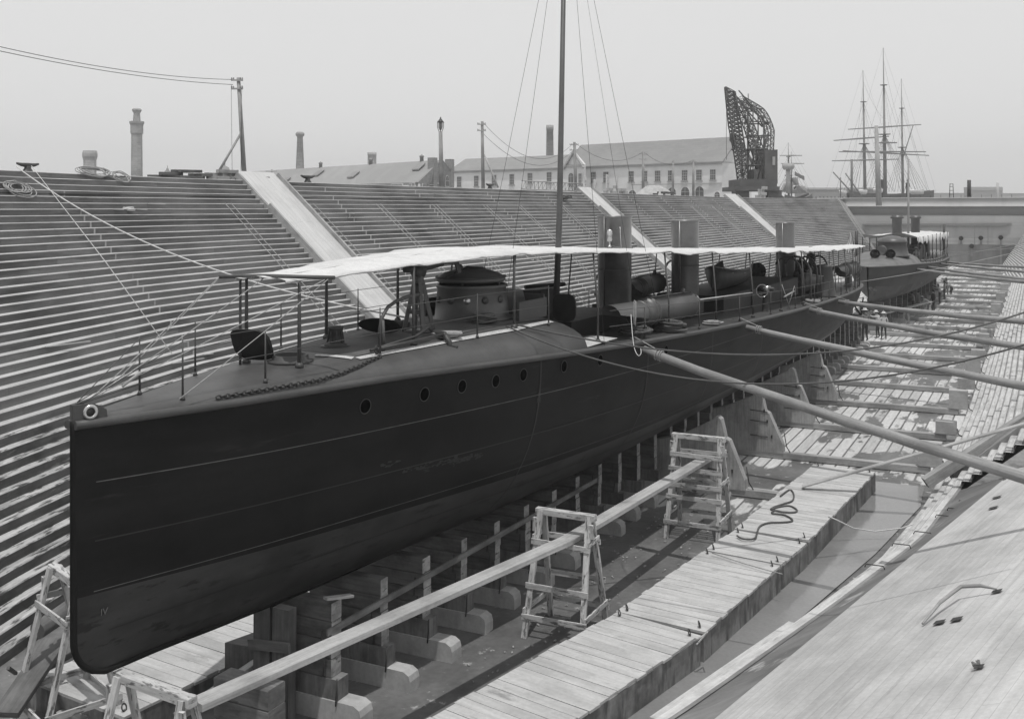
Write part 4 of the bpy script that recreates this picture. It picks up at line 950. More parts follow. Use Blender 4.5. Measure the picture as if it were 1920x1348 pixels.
# first heavy crib near the bow and side crib
def crib(c, n, w, l, h, label, name='timber_crib', rz=0):
    r = thing(name, label, 'timber stack', c, rz); rd = random.Random(int(c[0]*100))
    for k in range(n):
        mb = MB(); o = rd.uniform(-.03, .03)
        mb.beam((-l/2+o, 0, h*(k+.5)), (l/2+o, 0, h*(k+.5)), w, h-.008, ch=.015); mb.obj('timber', BLOCKW, parent=r, local=True)
    return r
p = at(470, 1330, z=0.5); crib((p.x, p.y, 0), 3, .42, 1.1, .33, 'short stack of squared timbers under the long staging plank near the bow')
fp0 = thing('block_shade_boards', 'pair of dark boards added for the shaded bow face of the first keel block', 'post', (-11.3, 13.95, 0))  # boards added to darken the shaded bow face of the first block
for xx0 in (-.28, .12):
    mb = MB(); mb.beam((xx0, 0, 0), (xx0, .02, 1.86), .34, .2, up=(0, 1, 0)); mb.obj('post', WOODD, parent=fp0, local=True)
mb = MB(); mb.beam((-.5, -.14, 1.2), (.35, -.14, 1.28), .06, .16); mb.obj('cross_cleat', WOODD, parent=fp0, local=True)
mb = MB(); mb.beam((-10.44, 14.15, 1.50), (-10.1, 25.2, 1.5), .04, .11)
tag(mb.obj('ribband', BLOCKW), 'thin batten nailed along the tops of the first keel blocks', 'batten')
mb = MB(); mb.beam(at(610, 1122, Y=14.1), at(660, 1116, Y=14.6), .12, .04); tag(mb.obj('wedge', WOODL), 'small pale wedge jammed between the keel and the first block', 'wedge')
# bilge cradles
def cradle(Y, i, x0=-10.35, xp=-8.42, xb=-7.6, h=2.25, lab=None):
    c = thing('bilge_cradle', lab or 'tall tapering timber bilge cradle against the hull, the %s from the bow' % ordn(i), 'bilge cradle', (xb, Y, 0), 0, 'bilge cradles along the starboard side')
    mb = MB(); mb.prism([V((x0-xb, -.16, .2)), V((x0-xb, -.16, 1.45)), V((x0+.7-xb, -.16, 1.62)), V((xp-.14-xb, -.16, h-.1)), V((xp-.08-xb, -.16, h-.01)), V((xp-xb, -.16, h)), V((xp+.09-xb, -.16, h-.07)), V((xp+.22-xb, -.16, h-.62)), V((xp+.34-xb, -.16, h-.68)), V((-.02, -.16, .5)), V((0, -.16, .2))], (0, .32, 0)); mb.obj('cradle_block', WOOD, parent=c, local=True)
    mb = MB()
    for z in (.75, 1.25, 1.6): mb.box(((xp+.45-xb-.3*(z-.7)), -.18, z), (.05, .03, .1)); mb.tube([(xp-.3-xb, -.175, z), (xp+.3-xb, -.175, z-.02)], .012, 5)
    mb.tube([(.02, -.1, .9), (.1, -.12, .45), (.22, -.1, .25)], .018, 5); mb.obj('iron_strap', IRON, parent=c, local=True)
for i, Y in enumerate((30.8, 36.0, 41.4, 46.8)): cradle(Y, i, h=2.3 if i != 1 else 2.2)
# transverse bilge-block slides on the floor
slide_lab = {0: 'cross timber slide on the dock floor beside the far end of the rafts'}
ys = [30.8, 36.0, 41.4, 46.8, 52.2, 57.6, 63.0, 68.4, 73.8, 79.2, 84.6, 90, 96, 102, 108, 114, 120, 127, 134, 141, 148, 155]
for i, Y in enumerate(ys):
    t = thing('block_slide', 'low pair of cross timbers on the dock floor, the %s beyond the rafts' % ordn(i), 'block slide', (-5, Y, 0), 0, 'cross timber slides on the dock floor')
    x0, x1 = -9.9, (lerp(TOER, Y)-.35 if Y > 32 else -6.5)
    mb = MB(); mb.beam((x0+5, 0, .13), (x1+5, 0, .13), .26, .22, ch=.015); mb.obj('timber', WOOD, parent=t, local=True)
    mb = MB(); mb.beam((x0+5, .42, .09), (x1+5-.3, .42, .09), .12, .14, ch=.01); mb.obj('rail', WOODL, parent=t, local=True)
    if Y > 32 and Y < 120:
        # hauling block at the foot of the wall
        c = thing('bilge_block', 'squared bilge block run back to the right wall, the %s from the camera' % ordn(i-1), 'bilge block', (x1, Y, 0), 0, 'bilge blocks parked at the right wall')
        hb_ = .5 + .3*(i % 2)
        mb = MB(); mb.beam((-.35, 0, .25+hb_/2), (.35, 0, .25+hb_/2), .34, hb_, ch=.03); mb.obj('block', BLOCKT, parent=c, local=True)
        mb = MB(); mb.tube([(.38, -.1, .5), (.42, -.12, .3), (.6, -.1, .2)], .02, 5); mb.obj('shackle', IRON, parent=c, local=True)
# rafts
RL = [(11.0, -9.0), (19.2, -7.34), (23.6, -6.84), (25.5, -6.62), (33.1, -6.08)]
def raft(a, b, label, z1=.56, w=1.82, xs=None):
    (ya, xa), (yb, xb) = a, b; d = V((xb-xa, yb-ya-.09, 0)); L_ = d.length; r = thing('work_raft', label, 'raft', (xa+w/2, ya+.04, 0), -math.atan2(d.x, d.y), 'plank work rafts')
    mb = MB(); n = max(2, int(L_/.3)); 
    rows_ = []
    mb.beam((0, 0, z1/2), (0, L_, z1/2), w, z1-.004, ch=.015, endm=0); mb.obj('side_timbers', RAFTS, parent=r, local=True)
    mb = MB(); k = 0; y = 0.0; rd = random.Random(int(ya*10))
    while y < L_-.05:
        wd = min(rd.uniform(.24, .32), L_-y); mb.beam((-w/2+rd.uniform(-.03, .02), y+wd/2, z1+.02+rd.uniform(-.004, .004)), (w/2+rd.uniform(-.02, .03), y+wd/2+rd.uniform(-.012, .012), z1+.02+rd.uniform(-.004, .004)), wd-.012, .045); y += wd
    mb.obj('deck_planks', RAFT2, parent=r, local=True)
    for px, py in ((-w/2+.15, .15), (w/2-.15, .15), (-w/2+.15, L_-.15), (w/2-.15, L_-.15)):
        mb = MB(); ring(mb, V((px, py, z1+.1)), (.8, .3, .3), .06, .012); mb.tube([(px, py, z1), (px, py, z1+.06)], .015, 5); mb.obj('ring_bolt', IRON, parent=r, local=True)
    return r
RAFT2 = M('raft_plank_top', .46, .16, (.9, 9), .88, .3, .2, .8, stain=(.25, .9, 2.5, .6, .7))
raft(RL[0], RL[1], 'nearest plank raft, cut by the bottom edge of the picture'); raft(RL[1], RL[2], 'second plank raft from the camera, between two roped joints'); raft(RL[2], RL[3], 'short third plank raft from the camera', z1=.55); raft(RL[3], RL[4], 'farthest plank raft with a loose rope and a long plank lying on it', z1=.57)
r2 = raft((12.2, -15.4), (20.5, -14.6), 'plank raft afloat on the far side beneath the bow', z1=.42, w=2.5)
# lashings between rafts and rope lines
def rope(pts, r, m, label, cat='rope', n=6, name='rope'):
    mb = MB(); mb.tube(pts, r, n); return tag(mb.obj(name, m, origin=pts[0], fix=False), label, cat)
a, b = at(1335, 1036, z=.68), at(1467, 1076, z=.68); rope(sag(a, b, .02) , .012, ROPE, 'thin rope lashed across the joint between the second and third rafts')
a, b = at(1312, 1200, z=.7), at(1328, 1183, z=.8)
rope([at(1300, 1203, z=.62), at(1312, 1196, z=.72), at(1326, 1184, z=.86), at(1322, 1190, z=.7), at(1306, 1208, z=.6)], .016, ROPEL, 'short pale lashing at the corner of the nearest raft joint')
rope([at(1553, 968, z=.64), at(1570, 975, z=.6), at(1600, 990, z=.35), at(1640, 996, z=.25), at(1690, 990, z=.3), at(1735, 975, z=.4)], .016, ROPEL, 'pale mooring rope from the raft to the right wall')
sq = [(1463, 930), (1480, 918), (1488, 925), (1486, 938), (1470, 944), (1452, 950), (1445, 955), (1460, 950), (1480, 948), (1494, 955), (1490, 960), (1470, 960), (1452, 957), (1448, 962), (1470, 965), (1484, 972), (1484, 977), (1465, 979), (1440, 980), (1425, 986), (1420, 996), (1416, 1008), (1405, 1011), (1390, 1009), (1382, 1004)]
def cat_(pts, k=4):
    o = []; pts = [V(p) for p in pts]
    for i in range(len(pts)-1):
        p0, p1, p2, p3 = pts[max(i-1, 0)], pts[i], pts[i+1], pts[min(i+2, len(pts)-1)]
        for j in range(k):
            t = j/k; o.append(.5*((2*p1) + (-p0+p2)*t + (2*p0-5*p1+4*p2-p3)*t*t + (-p0+3*p1-3*p2+p3)*t**3))
    return o + [pts[-1]]
rope(cat_([at(u, v, z=.645) for u, v in sq]), .022, ROPED, 'loose dark rope end snaking over the farthest raft')
# trestles
def trestle(label, c, w, depth, h, rungs, seed, rz=0):
    rd = random.Random(seed); r = thing('trestle', label, 'trestle', c, rz, 'whitewashed staging trestles')
    mb = MB(); mb.beam((-w/2-.08, 0, h-.06), (w/2+.08, 0, h-.06), .15, .13, ch=.01); mb.obj('top_rail', WHITEW, parent=r, local=True)
    sp = .1
    def leg(sx, sy, z): t = 1-z/h; return V((sx*(w/2-.04+sp*t), sy*(.07+depth/2*t), z))
    for sx in (-1, 1):
        for sy in (-1, 1):
            mb = MB(); mb.beam(leg(sx, sy, 0), leg(sx, sy, h-.03), .115, .075, ch=.006, up=(0, 1, 0)); mb.obj('leg', WHITEW, parent=r, local=True)
    for z in rungs:
        for sy in (-1, 1):
            if rd.random() < .12 and z > 1: continue
            a_, b_ = leg(-1, sy, z), leg(1, sy, z); o = V((0, sy*.06, 0)); mb = MB(); mb.beam(a_+o-V((.09, 0, rd.uniform(-.02, .02))), b_+o+V((.09, 0, rd.uniform(-.02, .02))), .035, .11, up=(0, 0, 1)); mb.obj('rung', WHITEW, parent=r, local=True)
    for z in rungs[::2]:
        for sx in (-1, 1):
            a_, b_ = leg(sx, -1, z+.1), leg(sx, 1, z+.1); o = V((sx*.06, 0, 0)); mb = MB(); mb.beam(a_+o-V((0, .08, 0)), b_+o+V((0, .08, 0)), .035, .1); mb.obj('cross_brace', WHITEW, parent=r, local=True)
    for sx in (-1, 1):
        mb = MB(); q = leg(sx, -1, h*.86); mb.beam(q+V((sx*.07, .0, .18)), q+V((sx*.09, .02, -.1)), .09, .05); mb.obj('cleat', WHITEW, parent=r, local=True)
    return r
trestle('whitewashed trestle standing between the first two staging planks beside the rafts', (-8.42, 19.35, 0), 1.12, 1.15, 2.42, (.42, 1.0, 1.8), 1)
trestle('tall whitewashed trestle with many rungs near the first bilge cradle', (-7.82, 26.6, 0), 1.25, 1.1, 2.6, (.45, 1.05, 1.35, 1.75, 2.1), 2)
trestle('whitewashed trestle half hidden behind the foot of the stem', (-14.1, 12.1, 0), 1.2, 1.2, 2.55, (.5, 1.25, 1.95), 3, rz=-.35)
trestle('whitewashed trestle in front of the bow holding the near plank end', (-10.45, 10.35, 0), 1.35, 1.1, 2.2, (.45, 1.1), 4, rz=-.1)
def plank(a, b, w, h, label, m=WOODL, name='staging_plank', cat='plank', up=(0, 0, 1)):
    mb = MB(); mb.beam(a, b, w, h, ch=.008, up=up); return tag(mb.obj(name, m, origin=V(a)), label, cat)
plank(at(366, 1322, z=2.02), at(1062, 1014, z=2.0), .3, .1, 'long near staging plank running from the bow trestle to the second trestle')
plank(at(1048, 1022, z=1.93), at(1337, 852, z=1.88), .3, .1, 'second staging plank running between the two trestles beside the rafts')
plank(at(1504, 912, z=.68), at(1990, 775, z=3.1), .22, .05, 'long thin plank leaning from the farthest raft up to the right wall', WOODL, 'leaning_plank')
def P2(u, v, z): return at(u, v, z=z)
plank(P2(1790, 902, .5), P2(2010, 742, 3.2), .42, .42, 'heavy squared shore timber leaning up the right wall', SPAR, 'shore_timber', 'timber')
plank(P2(1735, 905, .5), P2(1975, 752, 2.9), .3, .3, 'slimmer squared timber beside the heavy shore on the right wall', WOOD, 'shore_timber', 'timber')
# debris near the bow at left
plank(at(10, 1340, z=.6), at(105, 1200, z=1.1), .42, .1, 'split old plank leaning over the lowest wall steps at lower left', WOODD, 'broken_plank')
mb = MB(); a, b = at(70, 1182, z=.9), at(132, 1140, z=1.0); mb.tube([a, b], [.16, .17], 14); tag(mb.obj('log', WOODD, origin=a), 'short thick log lying on the wall steps left of the stem', 'log')
plank(at(110, 1348, z=.1), at(200, 1300, z=.35), .3, .14, 'loose plank on the floor beneath the stem trestle', WOOD, 'loose_plank')
plank(at(150, 1345, z=.2), at(262, 1290, z=.2), .35, .12, 'flat board under the bow beside the near trestle', WOOD, 'loose_plank')
plank(at(330, 1345, z=.3), at(575, 1180, z=1.05), .16, .12, 'squared strut leaning from the floor against the first timber stack', WOOD, 'strut', 'strut')
plank(at(60, 1262, z=.5), at(190, 1190, z=.5), .2, .12, 'rough board wedged along the lowest step left of the bow trestle', WOODD, 'loose_plank')
for i, (u, v, zz_, lab) in enumerate(((30, 1262, .55, 'splintered stick on the low steps at the left edge'), (62, 1250, .6, 'short peg of wood sticking up among debris at lower left'))):
    p = at(u, v, z=zz_); mb = MB(); mb.beam(p, p+V((.25+.2*i, -.35, .28)), .05, .05); tag(mb.obj('stick', WOODD, origin=p), lab, 'stick')
mb = MB(); c = at(430, 1255, z=.5); mb.prism([V((c.x-.1, c.y, .42)), V((c.x-.1, c.y, .95)), V((c.x+.75, c.y+.1, .95)), V((c.x+.75, c.y+.1, .42))], (.2, .75, 0)); tag(mb.obj('dark_box', WOODD, origin=(c.x, c.y, .42)), 'dark wooden box on the floor under the near staging plank', 'box')
mb = MB(); c = at(1468, 925+105, z=.1)
# small litter near raft
mb = MB()
for i in range(160):
    x = random.uniform(-9.4, -7.0); y = random.uniform(16, 28); s_ = random.uniform(.02, .07); a = random.uniform(0, 3.1)
    mb.beam((x, y, .015), (x+s_*math.cos(a), y+s_*math.sin(a), .03), s_*.6, .02)
tag(mb.obj('chips_litter', WOOD), 'scattered wood chips and scale on the muddy floor between blocks and rafts', 'litter', kind='stuff')
p = at(1465, 712*1.0, z=.1)
# ------------------------------------------------------------ shoring spars
def spar(a, b, r0, r1, label, grp='shoring spars between boat and right wall', m=SPAR, cut=None):
    t = thing('shoring_spar', label, 'spar', a, 0, grp); a, b = V(a), V(b); n = 14; rd = random.Random(int(a.y*10)); pts = []; rr = []; dr = (b-a).normalized()
    for _ in range(60):
        sf = (b.x - lerp(TOER, b.y))/1.153 if b.y > 30.8 else .9 + .046*(b.y-15.5) + .44*(b.x + 4.24 - .248*(b.y-15.5))
        if b.z <= sf + .15: break
        b = b + dr*.25
    for i in range(n+1):
        f_ = i/n; p = a.lerp(b, f_) + V((rd.uniform(-.012, .012), rd.uniform(-.012, .012), rd.uniform(-.01, .01) - .10*4*f_*(1-f_))); pts.append(p); rr.append((r0+(r1-r0)*f_)*.86*rd.uniform(.94, 1.06))
    mb = MB(); mb.tube(pts, rr, 14); mb.obj('spar_pole', m, parent=t)
    mb = MB(); d = (b-a).normalized()
    for k in (.35, .42, .47): 
        c = a + d*k; o1 = d.orthogonal().normalized(); o2 = d.cross(o1); mb.tube([c + (o1*math.cos(q*.63)+o2*math.sin(q*.63))*(r0+.014) for q in range(10)], .014, 5, closed=True)
    mb.tube([a + d*.4 + V((0, 0, r0)), a + V((-.25, .1, .28)), a + V((-.5, .3, .2))], .012, 5)
    mb.obj('lashing', ROPE, parent=t)
    return t
s1, w1_ = find(1200, v=656); a = BM @ hullp(s1, w1_)
def sparpt(u, v): 
    s, w = find(u, v=v); n = hull_n(s, w); return (BM @ (hullp(s, w) + n*.1))
spar(sparpt(1199, 656), at(1975, 908, d=20.2), .11, .15, 'nearest shoring spar, thickest, crossing the whole right half of the picture')
spar(sparpt(1392, 613), at(1975, 729, d=27.5), .105, .15, 'second shoring spar from the camera, springing from the hull behind the torpedo tube')
spar(sparpt(1513, 580), at(1975, 657, d=35.5), .11, .15, 'third shoring spar from the camera, crossing below the long rope')
spar(sparpt(1568, 566), at(1975, 605, d=42.0), .11, .16, 'fourth shoring spar from the camera, nearest to the stern of the torpedo boat')
mb = MB(); a, b = at(1784, 837, d=14.1), at(1852, 858, d=12.9); 
# ropes over the scene
rope(sag(W(1.5, 9.7, 6.1), at(1960, 572, d=26), .9, 30), .022, ROPED, 'dark hawser from the foredeck sweeping to the upper right wall')
rope(sag(W(1.4, 9.4, 6.1), at(1960, 634, d=17), .95, 30), .018, ROPED, 'second dark hawser from the foredeck passing below the first at the right')
rope(sag(quay(30, .1)+V((0, 0, .15)), W(.2, 8.0, 6.3), .75, 30), .02, ROPEL, 'pale mooring hawser sagging from the left quay to the foredeck')
rope([wallpt(26.2, 9.9, .15), wallpt(25.9, 6.5, .2), wallpt(25.4, 3.6, .25)], .013, ROPEL, 'thin pale line running straight down the stepped wall to the bow')
rope(cat_([at(1183, 590, d=23.6), at(1186, 630, d=23.2), at(1190, 655, d=23.0), at(1197, 667, d=22.9), at(1202, 662, d=22.9), at(1201, 651, d=23.0)]), .009, ROPEL, 'short pale rope hanging over the boat side near the nearest spar')
rope(sag(W(.4, 57.5, 3.95), at(1990, 452, d=70), .2, 16), .02, ROPE, 'thin stern line rising from the torpedo boat to the far right')
for k, (u0, v0, u1, v1, d1) in enumerate(((1770, 483, 1990, 437, 80), (1764, 474, 1990, 455, 85))):
    rope(sag(at(u0, v0, d=97), at(u1, v1, d=d1), .15, 12), .025, ROPE, ['upper', 'lower'][k] + ' mooring line of the farther torpedo boat leading off to the right')
# ------------------------------------------------------------ wall chutes and fittings
def chute(Y0, Y1, label, z0=.4, hb_=.34):
    t = thing('timber_slide', label, 'timber slide', wallpt(Y0, TOP), 0, 'timber slides down the stepped wall')
    mb = MB(); rows_ = [[wallpt(Y0+(Y1-Y0)*q/10, z0+(TOP+.25-z0)*i/24, .26) for q in range(11)] for i in range(25)]
    uv_ = [[(i*.75, (Y1-Y0)*q/10) for q in range(11)] for i in range(25)]
    mb.grid(rows_, sm=False, uvs=uv_); mb.obj('slide_bed', SLIDEM, parent=t, fix=False)
    mb = MB(); mb.beam(wallpt(Y0-.06, z0, .2), wallpt(Y0-.06, TOP-1.4, .2), .12, .46, up=(1, 0, .86)); mb.obj('side_board', WOOD, parent=t)
    mb = MB(); mb.beam(wallpt(Y1+.06, z0, .24), wallpt(Y1+.06, TOP+.1, .24), .12, .42, up=(1, 0, .86)); mb.obj('side_board', WOOD, parent=t)
    mb = MB(); mb.beam(wallpt(Y0-.05, TOP-1.42, .1), wallpt(Y0-.05, TOP+.2, .1), .1, .3, up=(1, 0, .86)); mb.obj('side_board', WOOD, parent=t)
SLIDEM = M('slide_planks', .5, .12, (.5, 9), .85, .2, .12, .5, brick=(4.5, .33, .01, .75, .05))
chute(38.7, 41.3, 'broad pale timber slide down the stepped wall, nearest of the slides'); chute(80.4, 83.2, 'pale timber slide running down the wall behind the front funnel'); chute(127.2, 130.6, 'narrow-looking timber slide down the wall, left of the crane\'s foot')
# pairs of pipes down the wall
def wallline(Y, z0, z1, dy, label, r=.02, m=ROPE):
    mb = MB()
    for q in (0, dy): mb.tube([wallpt(Y+q, z, .21) for z in (z0, (z0+z1)/2, z1)], r, 5)
    tag(mb.obj('guide_line', m, origin=wallpt(Y, z1)), label, 'line', 'pairs of lines running down the stepped wall')
for i, (u, v) in enumerate(((414, 384), (572, 384), (700, 386), (806, 388), (900, 386), (965, 385), (1045, 385), (1110, 387), (1230, 385), (1290, 387), (1330, 388))):
    t = (u-960)/F; Y = None; best = None
    for q in range(300, 1300):
        y = q/10; pp = proj(wallpt(y, 8.6 if i else 8.6)); e = abs(pp[0]-u)
        if best is None or e < best[0]: best = (e, y)
    wallline(best[1], .8, 8.55, .32 + best[1]*.002, 'pair of thin pale lines down the stepped wall, the %s pair from the left' % ordn(i), .011+best[1]*.00009)
# horizontal pipe along an upper step
mb = MB(); mb.tube([wallpt(y, TOP-4*RISE+.05, .05) for y in range(22, 126, 4)], .035, 6); tag(mb.obj('service_pipe', BLACK), 'thin black pipe running level along the top of the stepped wall', 'pipe')
# quay edge: cleats, coils, timber heaps, railing wagon
def cleat(u, label, back=.6, s=1.0):
    c = quay(u, back); t = thing('quay_cleat', label, 'cleat', c, 1.57, 'iron cleats on the quay edge')
    mb = MB(); mb.lathe([(.24*s, 0), (.2*s, .05), (.13*s, .2*s), (.13*s, .3*s)], (0, 0, 0), 12, sx=1.3); mb.tube([(-.62*s, 0, .42*s), (-.35*s, 0, .36*s), (0, 0, .34*s), (.35*s, 0, .36*s), (.62*s, 0, .42*s)], [.05*s, .09*s, .12*s, .09*s, .05*s], 10); mb.obj('cleat_body', IRON, parent=t, local=True)
cleat(53, 'iron mooring cleat on the quay, at the far left of the skyline', .5, .75); cleat(578, 'iron mooring cleat on the quay right of the leaning-braced pole', .6, .9); cleat(918, 'small iron cleat on the quay in front of the white building', .8, .9)
def bigcoil(u, label, n, r, back, m, seed, t=.035):
    c = quay(u, max(back, 0)); c = c if back >= 0 else wallpt(c.y, TOP+back*.75, .05); return coil(c, r, n, t, m, label, .9, seed=seed, rz=1.5)
def drape(Yc, zc, ry, rz_, n, t, m, label, seed):
    rd = random.Random(seed); mb = MB()
    for i in range(n):
        a0, b0 = ry*rd.uniform(.55, 1), rz_*rd.uniform(.55, 1); oy, oz = rd.uniform(-.3, .3)*ry, rd.uniform(-.25, .25)*rz_; ph = rd.uniform(-.5, .5)
        pts = []
        for k in range(22):
            a = 2*math.pi*k/22; y = Yc + oy + a0*math.cos(a) + ph*b0*math.sin(a); z = zc + oz + b0*math.sin(a)
            pts.append(wallpt(y, min(z, TOP), .17 + .03*rd.random() + .012*i + (.25*(z-TOP) if z > TOP else 0)) + V((-.9*max(0, z-TOP), 0, max(0, z-TOP)*.35)))
        mb.tube(pts, t, 5, closed=True)
    return tag(mb.obj('rope_coil', m, origin=wallpt(Yc, zc)), label, 'rope coil')
drape(29.2, 9.75, .9, .25, 9, .018, ROPE, 'big loose coil of rope spilling over the quay edge at left', 21); drape(30.6, 9.6, .6, .22, 5, .018, ROPE, 'second loop of the loose rope hanging over the top wall steps', 22)
drape(24.4, 9.0, .7, .25, 6, .02, ROPE, 'tangle of rope and gear on the top steps at the left edge', 23)
c = wallpt(29.6, 8.3, .1); coil(c, .17, 7, .03, ROPEL, 'small knotted pale rope scrap on the upper wall steps', 1.0, seed=24)
rope(cat_([wallpt(57+i*.45, 6.2 - .35*abs(math.sin(i*1.3)) - i*.12, .1) for i in range(9)]), .02, ROPEL, 'pale looping rope lying on the middle of the stepped wall')
coil(wallpt(75, 9.1, .1), .5, 12, .05, ROPED, 'dark heap of rope on the top steps below the second telegraph pole', .8, seed=25)
def heap(u, n, w, back, label, m=WOOD, seed=1, h=.12, dz=0):
    c = quay(u, back); r = thing('timber_heap', label, 'timber heap', c, .0); rd = random.Random(seed)
    for i in range(n):
        k = i // 4; mb = MB(); x = rd.uniform(-.1, .3); y = rd.uniform(-w/2, w/2)*(1-.2*k); L_ = rd.uniform(.5, 1.6); a = 1.57+rd.uniform(-.5, .5)
        mb.beam((x, y-L_/2*math.sin(a), h*(k+.5)), (x+L_*math.cos(a)*.6, y+L_/2*math.sin(a), h*(k+.6)), rd.uniform(.15, .3), h, ch=.01); mb.obj('timber', m, parent=r, local=True)
heap(350, 10, 3.0, .5, 'jumbled timber ends stacked on the quay between the tall chimney and the domed roof', WOODD, 3, .13); heap(424, 12, 2.0, .5, 'stack of timbers on the quay around the foot of the tall near pole', WOOD, 4, .16); heap(486, 6, 2.2, .4, 'low pile of boards at the head of the nearest slide', WOODD, 5, .1)
heap(1150, 10, 7, 1.0, 'pale boxes and boards heaped on the quay before the long white building', BLOCKT, 6, .25); heap(1430, 14, 8, 2.0, 'white bundles and boards under the crane platform', BLOCKT, 7, .4); heap(1245, 8, 6, 1.2, 'low dark pile of gear on the quay near the arched doors', IRON, 8, .2)
# low lattice trolley (trestle) on quay
a, b = quay(978, .8), quay(1092, .8); t = thing('lattice_jib', 'long low lattice girder lying on the quay behind the mast', 'girder', a); mb = MB()
for z in (.12, .75):
    mb.tube([a+V((0, 0, z)), b+V((0, 0, z))], .05, 5)
n = 16
for i in range(n):
    p, q = a.lerp(b, i/n), a.lerp(b, (i+1)/n); mb.tube([p+V((0, 0, .12)), q+V((0, 0, .75))], .03, 4); mb.tube([q+V((0, 0, .12)), q+V((0, 0, .75))], .03, 4)
mb.obj('lattice', WOODL, parent=t)
for j, (u, w_, h_) in enumerate(((1097, 1.6, 1.5), (1115, 1.2, 1.3), (1139, 2.2, 1.8), (1157, 1.3, 1.7))):
    c = quay(u, 2.0); t = thing('white_crate', 'white slatted frame on the quay, the %s of the row before the white building' % ordn(j), 'slatted frame', c, .3, 'white slatted frames on the quay'); mb = MB()
    for x in (-w_/2, 0, w_/2): mb.box((0, x, h_/2), (.12, .12, h_))
    for z in (.1, .4, .7, 1.0, 1.3, 1.6):
        if z < h_: mb.beam((0, -w_/2, z*h_/1.7), (0, w_/2, z*h_/1.7), .08, .12)
    mb.obj('frame', CANVAS, parent=t, local=True)
# canvas covered mound
c = quay(1232, 3); t = thing('covered_mound', 'big pale canvas covered mound on the quay in front of the arched doors', 'covered stack', c); mb = MB(); rows_ = []
for i in range(9):
    a = i/8; rows_.append([V((c.x-3*math.sin(math.pi*.0)+ (q/8-.5)*3, c.y-3.4+a*6.8, c.z + (.8+.45*math.sin(a*5))*max(0, math.sin(math.pi*a))**.3*max(0, math.sin(math.pi*(q/8)))**.4 + .05*math.sin(a*20+q))) for q in range(9)])
mb.grid(rows_); mb.obj('tarpaulin', CANVD, parent=t)
print('dock done')
# ------------------------------------------------------------ farther torpedo boat
B2 = thing('torpedo_boat', 'smaller torpedo boat with two flanged funnels, farther down the dock near the caisson', 'boat', (-10.0, 73.5, 0), -.012)
B2M = Matrix.Translation((-10.0, 73.5, 0)) @ Matrix.Rotation(-.012, 4, 'Z'); B2I = B2M.inverted()
def W2(x, y, z): return B2M @ V((x, y, z))
H2 = [(0, .06), (1.5, .9), (4, 1.75), (8, 2.45), (14, 2.75), (24, 2.75), (34, 2.4), (42, 1.5), (46, .6), (47, .1)]
Z2 = [(0, 4.55), (8, 4.45), (20, 4.05), (34, 3.85), (47, 4.0)]; K2 = [(0, 2.2), (3, 1.9), (8, 1.8), (38, 1.8), (44, 2.4), (47, 3.2)]
def h2p(s, w):
    hb = lerp(H2, s) if s < 1 else smooth(H2, s); z = lerp(K2, s) + (smooth(Z2, s)-lerp(K2, s))*w; mid = min(1, s/12)*(1 if s < 34 else max(0, 1-(s-34)/13))
    a = 1.5+1.3*mid; b = .75-.25*mid; x = hb*(1-(1-w)**a)**b; return V((x, s + (.5*(1-w)**3 if s < 3 else 0), z))
mb = MB(); s2 = [0, .3, .8, 1.5, 2.5, 4, 6, 8, 11, 14, 18, 22, 26, 30, 34, 37, 40, 42.5, 44.5, 46, 47]; w2s = [0, .03, .08, .15, .25, .35, .45, .55, .65, .75, .85, .93, 1]
for sd in (1, -1):
    mb.grid([[V((h2p(s, w).x*sd, h2p(s, w).y, h2p(s, w).z)) for s in s2] for w in w2s], mf=lambda i, j: 1 if w2s[i] < .45 else 0, flip=sd < 0)
HULL2 = M('farther_hull_paint', .055, .15, (.7, 2), .6, .05, .3, .5); HULL2B = M('scrubbed_bottom', .09, .4, (1, 1), .7, .1, .5, .6, stain=(.2, .5, .9, .6, .7)); DECK2 = M('farther_deck_paint', .15, .15, (2, 2), .6, .05, .3, .8)
mb.obj('hull', [HULL2, HULL2B], parent=B2, local=True)
mb = MB()
for sd in (1, -1): mb.tube([V((h2p(s, 1).x*sd, h2p(s, 1).y, h2p(s, 1).z)) for s in s2], .05, 6)
mb.obj('rubbing_strake', DECK2, parent=B2, local=True)
mb = MB(); rows_ = []
for s in [0, .8, 1.5, 2.5, 4, 6, 7.5, 9]:
    c = lerp([(0, .02), (2, .25), (5, .6), (9, .95)], s); hb = h2p(s, 1).x; rows_.append([V((q*hb, s, smooth(Z2, s) + c*(1-abs(q)**2.3)**.6)) for q in [x/8 for x in range(-8, 9)]])
mb.grid(rows_); mb.grid([rows_[-1], [V((p.x, p.y, smooth(Z2, 9)-.02)) for p in rows_[-1]]], sm=False)
rows_ = [[V((q*h2p(s, 1).x, s, smooth(Z2, s)+.05*(1-q*q))) for q in [x/4 for x in range(-4, 5)]] for s in (9, 12, 16, 20, 26, 32, 38, 42, 45, 47)]
mb.grid(rows_); mb.obj('deck', DECK2, parent=B2, local=True)
zt = smooth(Z2, 7) + .8
p = B2I @ at(1681, 486, Y=80.2); mb = MB(); mb.lathe([(1.25, 0), (1.15, .1), (.98, .95), (1.05, 1.0), (1.05, 1.08), (.85, 1.3), (.4, 1.45), (0, 1.5)], (p.x*.7, p.y, zt-.25), 32); mb.obj('conning_tower', FUNP, parent=B2, local=True)
for (u, v, Y, r) in ((1640, 482, 77.5, .3), (1669, 482, 78, .3)):
    q = B2I @ at(u, v, Y=Y); cowl(q.x, q.y, q.z-.7, .8, r, .2, DECK2, B2)
